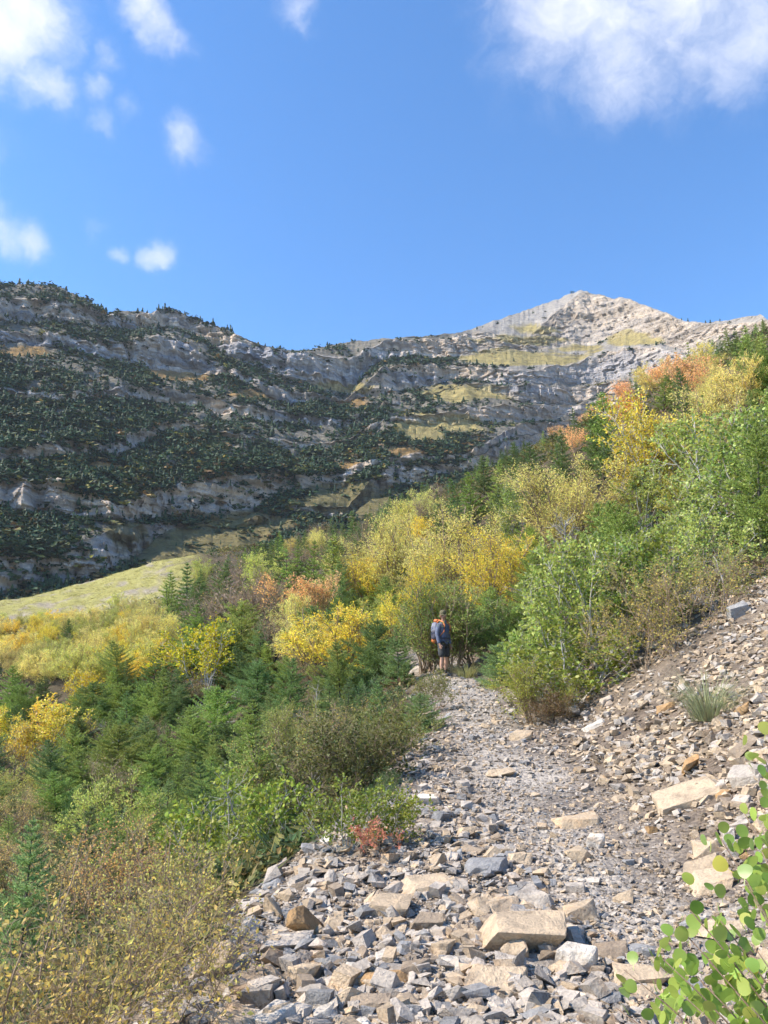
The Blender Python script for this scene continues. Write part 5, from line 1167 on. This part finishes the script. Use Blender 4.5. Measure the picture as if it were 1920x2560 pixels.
#@@END_VEG
# ------------------------------------------------------------------ plain materials
def plain(name, c, rough=.8, noise=.15, scale=40, spots=None):
    m, t, o = new_mat(name); tcn = N(t, 'ShaderNodeTexCoord')
    n = N(t, 'ShaderNodeTexNoise', inp={'Scale': scale, 'Detail': 4.0}); L(t, tcn.outputs['Object'], n.inputs['Vector'])
    k = 1 - noise; q = 1 + noise
    col = mix(t, 1.0, c, ramp(t, n.outputs['Fac'], [(.35, (k, k, k)), (.65, (q, q, q))]), 'MULTIPLY')
    if spots:
        n2 = N(t, 'ShaderNodeTexNoise', inp={'Scale': scale, 'Detail': 1.0}); L(t, tcn.outputs['Object'], n2.inputs['Vector'])
        col = mix(t, ramp(t, n2.outputs['Fac'], [(.5, (0, 0, 0)), (.54, (1, 1, 1))]), col, spots)
    bs = N(t, 'ShaderNodeBsdfPrincipled', inp={'Roughness': rough}); L(t, col, bs.inputs['Base Color'])
    bp = N(t, 'ShaderNodeBump', inp={'Strength': .25, 'Distance': .01}); L(t, n.outputs['Fac'], bp.inputs['Height']); L(t, bp.outputs[0], bs.inputs['Normal'])
    L(t, bs.outputs[0], o.inputs['Surface']); return m
M_SKIN = plain('skin', (.50, .29, .20), .55, .06); M_JACKET = plain('slate_fleece', (.115, .135, .20), .85, .18, 25); M_SHORTS = plain('charcoal_cloth', (.045, .047, .050), .85, .2, 25)
M_SOCK = plain('black_sock', (.02, .02, .024)); M_SHOE = plain('grey_shoe', (.16, .14, .12), .7, .25); M_CAP = plain('camo_cap', (.17, .15, .085), .9, .2, 30, (.085, .08, .045))
M_PACK = plain('grey_pack_cloth', (.20, .21, .27), .7, .15); M_PACKD = plain('dark_pack_panel', (.06, .06, .085), .75, .15); M_ORANGE = plain('orange_nylon', (.66, .20, .06), .6, .12); M_HAIR = plain('dark_hair', (.015, .012, .01), .6)

# ------------------------------------------------------------------ the hiker
def skin_obj(name, V, E, RAD, mat, parent, root=0, sub=2, label=None):
    me = bpy.data.meshes.new(name); me.from_pydata(V, E, []); me.update()
    o = link(name, me, mat, parent)
    sk = o.modifiers.new('skin', 'SKIN'); sk.use_smooth_shade = True; sk.branch_smoothing = .6
    lay = me.skin_vertices[0].data if me.skin_vertices else None
    if lay is None:
        bm = bmesh.new(); bm.from_mesh(me); bm.verts.layers.skin.verify(); bm.to_mesh(me); bm.free(); lay = me.skin_vertices[0].data
    for i, r in enumerate(RAD):
        lay[i].radius = (r, r) if np.isscalar(r) else r
        lay[i].use_root = (i == root)
    su = o.modifiers.new('smooth', 'SUBSURF'); su.levels = sub; su.render_levels = sub
    return o
def rot_head(x, y, z): a = R(-55); return (x * math.cos(a) - y * math.sin(a), x * math.sin(a) + y * math.cos(a), z)
person = bpy.data.objects.new('person', None); COL.objects.link(person); person.empty_display_size = .3
_dep = proj(HX, HY, HZ)[2]; HS = min(1.06, max(.90, 160 * _dep / FPX / 1.79))
person.location = (HX, HY, HZ); person.rotation_euler = (0, 0, R(230)); person.scale = (HS,) * 3
person['label'] = 'person in slate hoodie, dark shorts and camo cap standing on the trail'; person['category'] = 'person'
V, E, RD = [], [], []
def nv(p, r, frm=None):
    V.append(tuple(p)); RD.append(r); i = len(V) - 1
    if frm is not None: E.append((frm, i))
    return i
pel = nv((0, 0, .97), (.15, .11)); wai = nv((0, .01, 1.10), (.14, .10), pel); chs = nv((0, 0, 1.30), (.16, .11), wai); nb_ = nv((0, -.01, 1.45), (.07, .07), chs)
nk = nv((0, .01, 1.52), (.055, .055), nb_); jaw = nv(rot_head(0, .040, 1.590), (.078, .088), nk); sk_ = nv(rot_head(0, .022, 1.675), (.096, .112), jaw); tp = nv(rot_head(0, .0, 1.755), (.080, .095), sk_)
ns = nv(rot_head(0, .135, 1.630), (.014, .012), jaw)
for s_ in (-1, 1): nv(rot_head(s_ * .100, .01, 1.64), (.014, .022), sk_)
for s_ in (-1, 1):
    hip = nv((s_ * .09, 0, .90), (.095, .10), pel); th = nv((s_ * .10, .015, .70), (.082, .085), hip); kn = nv((s_ * .10, .02, .49), (.056, .060), th)
    cf = nv((s_ * .10, -.005, .34), (.056, .062), kn); an = nv((s_ * .10, -.01, .11), (.038, .042), cf); he = nv((s_ * .10, .02, .055), (.040, .042), an); nv((s_ * .115, .16, .035), (.038, .026), he)
    sh = nv((s_ * .185, -.01, 1.42), (.065, .065), chs); el = nv((s_ * .245, -.03, 1.15), (.045, .045), sh); wr = nv((s_ * .255, .05, .89), (.030, .034), el); pm = nv((s_ * .25, .075, .82), (.024, .042), wr)
    for k, (dy, lz) in enumerate(((.030, .075), (.010, .085), (-.010, .08), (-.028, .062))):
        f1_ = nv((s_ * .247, .075 + dy,   .82 - lz * .55), .0105, pm); nv((s_ * .235, .082 + dy,   .82 - lz), .009, f1_)
    t1 = nv((s_ * .235, .118, .825), .012, pm); nv((s_ * .228, .135, .79), .010, t1)
body = skin_obj('body', V, E, RD, M_SKIN, person)
V, E, RD = [], [], []
a0 = nv((0, 0, .76), (.19, .155)); a1 = nv((0, .01, 1.02), (.172, .145), a0); a2 = nv((0, 0, 1.27), (.20, .155), a1); a3 = nv((0, -.01, 1.44), (.125, .125), a2); nv((0, .0, 1.555), (.10, .10), a3)
for s_ in (-1, 1):
    b1 = nv((s_ * .19, -.01, 1.415), (.088, .088), a2); b2 = nv((s_ * .252, -.03, 1.15), (.066, .066), b1); nv((s_ * .258, .05, .875), (.050, .052), b2)
jacket = skin_obj('hooded_jacket', V, E, RD, M_JACKET, person)
V, E, RD = [], [], []
h0 = nv(rot_head(0, -.09, 1.50), (.085, .045)); nv(rot_head(.085, -.04, 1.51), (.045, .035), h0); nv(rot_head(-.085, -.04, 1.51), (.045, .035), h0)
skin_obj('hood', V, E, RD, M_JACKET, jacket)
V, E, RD = [], [], []
s0 = nv((0, 0, .97), (.165, .125))
for s_ in (-1, 1):
    b1 = nv((s_ * .10, 0, .86), (.112, .118), s0); b2 = nv((s_ * .108, .015, .66), (.108, .115), b1); nv((s_ * .11, .02, .50), (.105, .108), b2)
shorts = skin_obj('shorts', V, E, RD, M_SHORTS, person)
for s_ in (-1, 1):
    V, E, RD = [], [], []; q0 = nv((s_ * .10, -.01, .235), (.050, .053)); q1 = nv((s_ * .10, -.01, .11), (.046, .050), q0); nv((s_ * .10, .01, .07), (.045, .05), q1)
    skin_obj('sock', V, E, RD, M_SOCK, person)
    V, E, RD = [], [], []; q0 = nv((s_ * .10, -.035, .055), (.052, .050)); q1 = nv((s_ * .105, .06, .055), (.050, .050), q0); nv((s_ * .118, .185, .040), (.050, .036), q1)
    skin_obj('shoe', V, E, RD, M_SHOE, person)
# cap: crown, brim and button
def lathe(prof, k=20, sx=1.0, sy=1.0):
    v = []; f = []
    for (r, z) in prof:
        for j in range(k): a = j * 6.2832 / k; v.append((r * sx * math.cos(a), r * sy * math.sin(a), z))
    for i in range(len(prof) - 1):
        for j in range(k): f.append((i * k + j, i * k + (j + 1) % k, (i + 1) * k + (j + 1) % k, (i + 1) * k + j))
    return np.array(v), np.array(f)
cv, cf_ = lathe([(.098, 0), (.101, .03), (.097, .065), (.078, .098), (.045, .116), (.005, .121)], 20, .92, 1.06)
cap = link('cap', mesh_np('cap', cv, cf_), M_CAP, person); cap.location = rot_head(0, .005, 1.705); cap.rotation_euler = (R(-6), 0, R(-55))
bv, bf = [], []
for i in range(9):
    a = R(-48 + i * 12); c_, sn = math.sin(a), math.cos(a)
    for k, (r_, dz) in enumerate(((.088, .004), (.125, -.006), (.155, -.018))): bv.append((c_ * r_ * .92, sn * r_ * 1.0 + (.01 if k else 0), dz - .020 * abs(c_)))
nb = len(bv); bv += [(p[0], p[1], p[2] - .006) for p in bv]
for i in range(8):
    for k in range(2): q = i * 3 + k; bf += [(q, q + 1, q + 4, q + 3), (nb + q + 3, nb + q + 4, nb + q + 1, nb + q)]
    q = i * 3; bf += [(q + 2, nb + q + 2, nb + q + 5, q + 5)]
link('brim', mesh_np('brim', bv, np.array(bf)), M_CAP, cap)
ev, ef = lathe([(.001, -.010), (.008, -.006), (.010, 0), (.008, .006), (.001, .010)], 8)
for s_ in (-1, 1):
    e_ = link('eye', mesh_np('eye', ev, ef), M_HAIR, body); e_.location = rot_head(s_ * .034, .108, 1.665)
mv, mf = lathe([(.001, -.006), (.020, -.004), (.022, 0), (.020, .004), (.001, .006)], 8, 1, .4)
mo = link('mouth', mesh_np('mouth', mv, mf), plain('lips', (.33, .13, .11)), body); mo.location = rot_head(0, .112, 1.590); mo.rotation_euler.z = R(-55)
# backpack (worn, a thing of its own)
pack = bpy.data.objects.new('backpack', None); COL.objects.link(pack); pack.location = person.location; pack.rotation_euler = person.rotation_euler; pack.scale = person.scale
pack['label'] = 'grey hiking backpack with orange straps worn by the person on the trail'; pack['category'] = 'backpack'
def blob(name, c, sz, mat, parent, n=.35, k=14):
    bm = bmesh.new(); bmesh.ops.create_cube(bm, size=1.0); bmesh.ops.bevel(bm, geom=bm.edges[:], offset=n, segments=4, affect='EDGES', profile=.5, clamp_overlap=True)
    for v in bm.verts: v.co = Vector((v.co.x * sz[0], v.co.y * sz[1], v.co.z * sz[2])) + Vector(c) + Vector((0, 0, 0))
    me = bpy.data.meshes.new(name); bm.to_mesh(me); bm.free()
    for p in me.polygons: p.use_smooth = True
    return link(name, me, mat, parent)
pb = blob('pack_body', (0, -.235, 1.24), (.30, .22, .50), M_PACK, pack, .3)
blob('side_pocket', (.155, -.22, 1.14), (.06, .16, .24), M_PACKD, pb, .3); blob('side_pocket', (-.155, -.22, 1.14), (.06, .16, .24), M_PACKD, pb, .3)
blob('top_lid', (.02, -.20, 1.53), (.17, .15, .09), M_ORANGE, pack, .35); blob('bottom_pouch', (0, -.25, 1.00), (.28, .20, .17), M_ORANGE, pack, .35)
blob('front_panel', (0, -.335, 1.28), (.17, .05, .32), M_PACKD, pb, .3)
for s_ in (-1, 1):
    m_ = MB(); m_.tube([(s_ * .10, -.13, 1.46), (s_ * .115, -.05, 1.535), (s_ * .125, .08, 1.49), (s_ * .13, .15, 1.38), (s_ * .14, .13, 1.22), (s_ * .185, .02, 1.10), (s_ * .16, -.13, 1.06)], [.018, .022, .023, .022, .016, .010, .009], 6)
    link('shoulder_strap', m_.mesh('shoulder_strap', True), M_ORANGE, pack)
m_ = MB(); ang = np.linspace(0, 2 * math.pi, 25); m_.tube(np.stack([.185 * np.cos(ang), .15 * np.sin(ang) + .005, np.full(25, 1.04)], -1), .016, 5)
link('hip_belt', m_.mesh('hip_belt', True), M_PACKD, pack)

# ------------------------------------------------------------------ young aspen at the right edge, leaf by leaf
M_BIGLEAF = leaf_material('round_aspen_leaf', .02, .25, .45, .5, .4)
def leaf_mesh(seed):
    g = np.random.default_rng(seed); k = 14; v = [(0, 0, 0)]
    for i in range(k):
        a = -math.pi / 2 + (i + .5) * 2 * math.pi / k; r_ = .5 * (1 + .05 * math.sin(3 * a) + g.normal(0, .015)); x_, y_ = r_ * math.cos(a), .5 + r_ * math.sin(a) * .98
        v.append((x_, y_, -.16 * x_ * x_ + .05 * math.sin(4 * y_)))
    v[0] = (0, .45, .04); f = [(0, 1 + i, 1 + (i + 1) % k) for i in range(k)]
    n0 = len(v); v += [(-.02, -.42, 0), (.02, -.42, 0), (.018, .06, 0), (-.018, .06, 0)]; f += [(n0, n0 + 1, n0 + 2), (n0, n0 + 2, n0 + 3)]
    m_ = mesh_np('aspen_leaf', v, np.array(f), True); m_.materials.append(M_BIGLEAF); return m_
LEAFM = [leaf_mesh(i) for i in range(4)]
sap = bpy.data.objects.new('aspen_sapling', None); COL.objects.link(sap); sap.empty_display_size = .1
bx_, by_ = 1.22, 2.05; sap.location = (bx_, by_, g1(bx_, by_)); sap['label'] = 'young aspen with round green leaves leaning in at the lower right edge'; sap['category'] = 'sapling'
base = Vector((bx_, by_, g1(bx_, by_)))
TIPS = [(1725, 2275, 2.05), (1560, 2425, 2.1), (1540, 2520, 2.1), (1690, 2310, 2.1), (1800, 2095, 2.2), (1860, 2030, 2.2), (1908, 1890, 2.3), (1850, 2185, 2.0), (1885, 2250, 1.95), (1770, 2400, 1.95), (1710, 2490, 2.0), (1840, 2480, 1.9), (1895, 2380, 1.9), (1660, 2400, 2.05), (1800, 2300, 2.0), (1905, 2130, 2.1), (1870, 2420, 1.85), (1880, 2520, 1.8), (1740, 2440, 2.0)]
random.seed(21); M_STEM = wood_material('reddish_stem', (.16, .10, .07), (.30, .22, .15), 40)
nleaf = 0
for (px, py, dep) in TIPS:
    u, f, up = ray(px, py); tip = Vector((u * dep, f * dep, CAMZ + up * dep)) - base
    mid = Vector((tip.x * .35, tip.y * .35, tip.z * .62))
    pts = [Vector((0, 0, 0)).lerp(mid, t).lerp(mid.lerp(tip, t), t) for t in np.linspace(0, 1, 9)]
    m_ = MB(); m_.tube([tuple(p) for p in pts], list(np.linspace(.0055, .0016, 9)), 5)
    br = link('branch', m_.mesh('branch', True), M_STEM, sap)
    ln_ = tip.length; nl = max(9, int(ln_ * 18))
    for k in range(nl):
        t = 1 - (k / nl) ** 1.15 * .72; i = min(7, int(t * 8)); p = pts[i].lerp(pts[i + 1], t * 8 - i)
        off_ = Vector((random.gauss(0, .035), random.gauss(0, .035), random.gauss(0, .03)))
        l_ = link('leaf', random.choice(LEAFM), None, br, color=random.choice([(.32, .46, .08), (.42, .56, .11), (.50, .58, .13), (.24, .38, .06), (.54, .56, .12), (.36, .50, .15)]) if random.random() > .04 else (.62, .56, .08))
        l_.location = p + off_; s_ = random.uniform(.029, .041); l_.scale = (s_, s_, s_)
        l_.rotation_euler = (random.uniform(.7, 2.3), random.gauss(0, .5), random.uniform(0, 6.28)); nleaf += 1
m_ = MB(); lv = np.array([v.co[:] for v in LEAFM[0].vertices]); lf = np.array([p.vertices[:] for p in LEAFM[0].polygons])
for k in range(230):
    (px, py, dep) = random.choice(TIPS[3:]); u, f, up = ray(px + random.gauss(25, 40), py + abs(random.gauss(60, 70))); dep += random.uniform(.0, .28)
    c_ = Vector((u * dep, f * dep, CAMZ + up * dep)) - base
    if c_.z < .05: continue
    rm = Matrix.Rotation(random.uniform(0, 6.28), 3, 'Z') @ Matrix.Rotation(random.uniform(.7, 2.3), 3, 'X'); s_ = random.uniform(.030, .042)
    m_.add((np.array(rm) @ (lv.T * s_)).T + np.array(c_), lf)
link('leaves', m_.mesh('leaves', True), M_BIGLEAF, sap, kind='stuff', color=(.33, .46, .09))
print('sapling leaves', nleaf)
#@@END_OBJ

# ------------------------------------------------------------------ air: thin haze over the valley
M_HAZE, t_, o_ = new_mat('valley_haze')
pv = N(t_, 'ShaderNodeVolumePrincipled', inp={'Density': .00008, 'Anisotropy': .2}); pv.inputs['Color'].default_value = (.80, .88, 1.0, 1); L(t_, pv.outputs[0], o_.inputs['Volume'])
bm = bmesh.new(); bmesh.ops.create_cube(bm, size=1.0)
ztop = float(MZ.max()) + 15; zbot = min(float(GZ.min()), float(MZ.min())) - 1.5
for v in bm.verts: v.co = Vector((v.co.x * 5600, v.co.y * 5600, zbot if v.co.z < 0 else ztop))
hm = bpy.data.meshes.new('haze'); bm.to_mesh(hm); bm.free()
link('haze', hm, M_HAZE, kind='stuff', label='thin pale blue haze in the valley air', cat='haze')
print('HAZE', zbot, ztop, 'PERSON', HX, HY, HZ, HS)
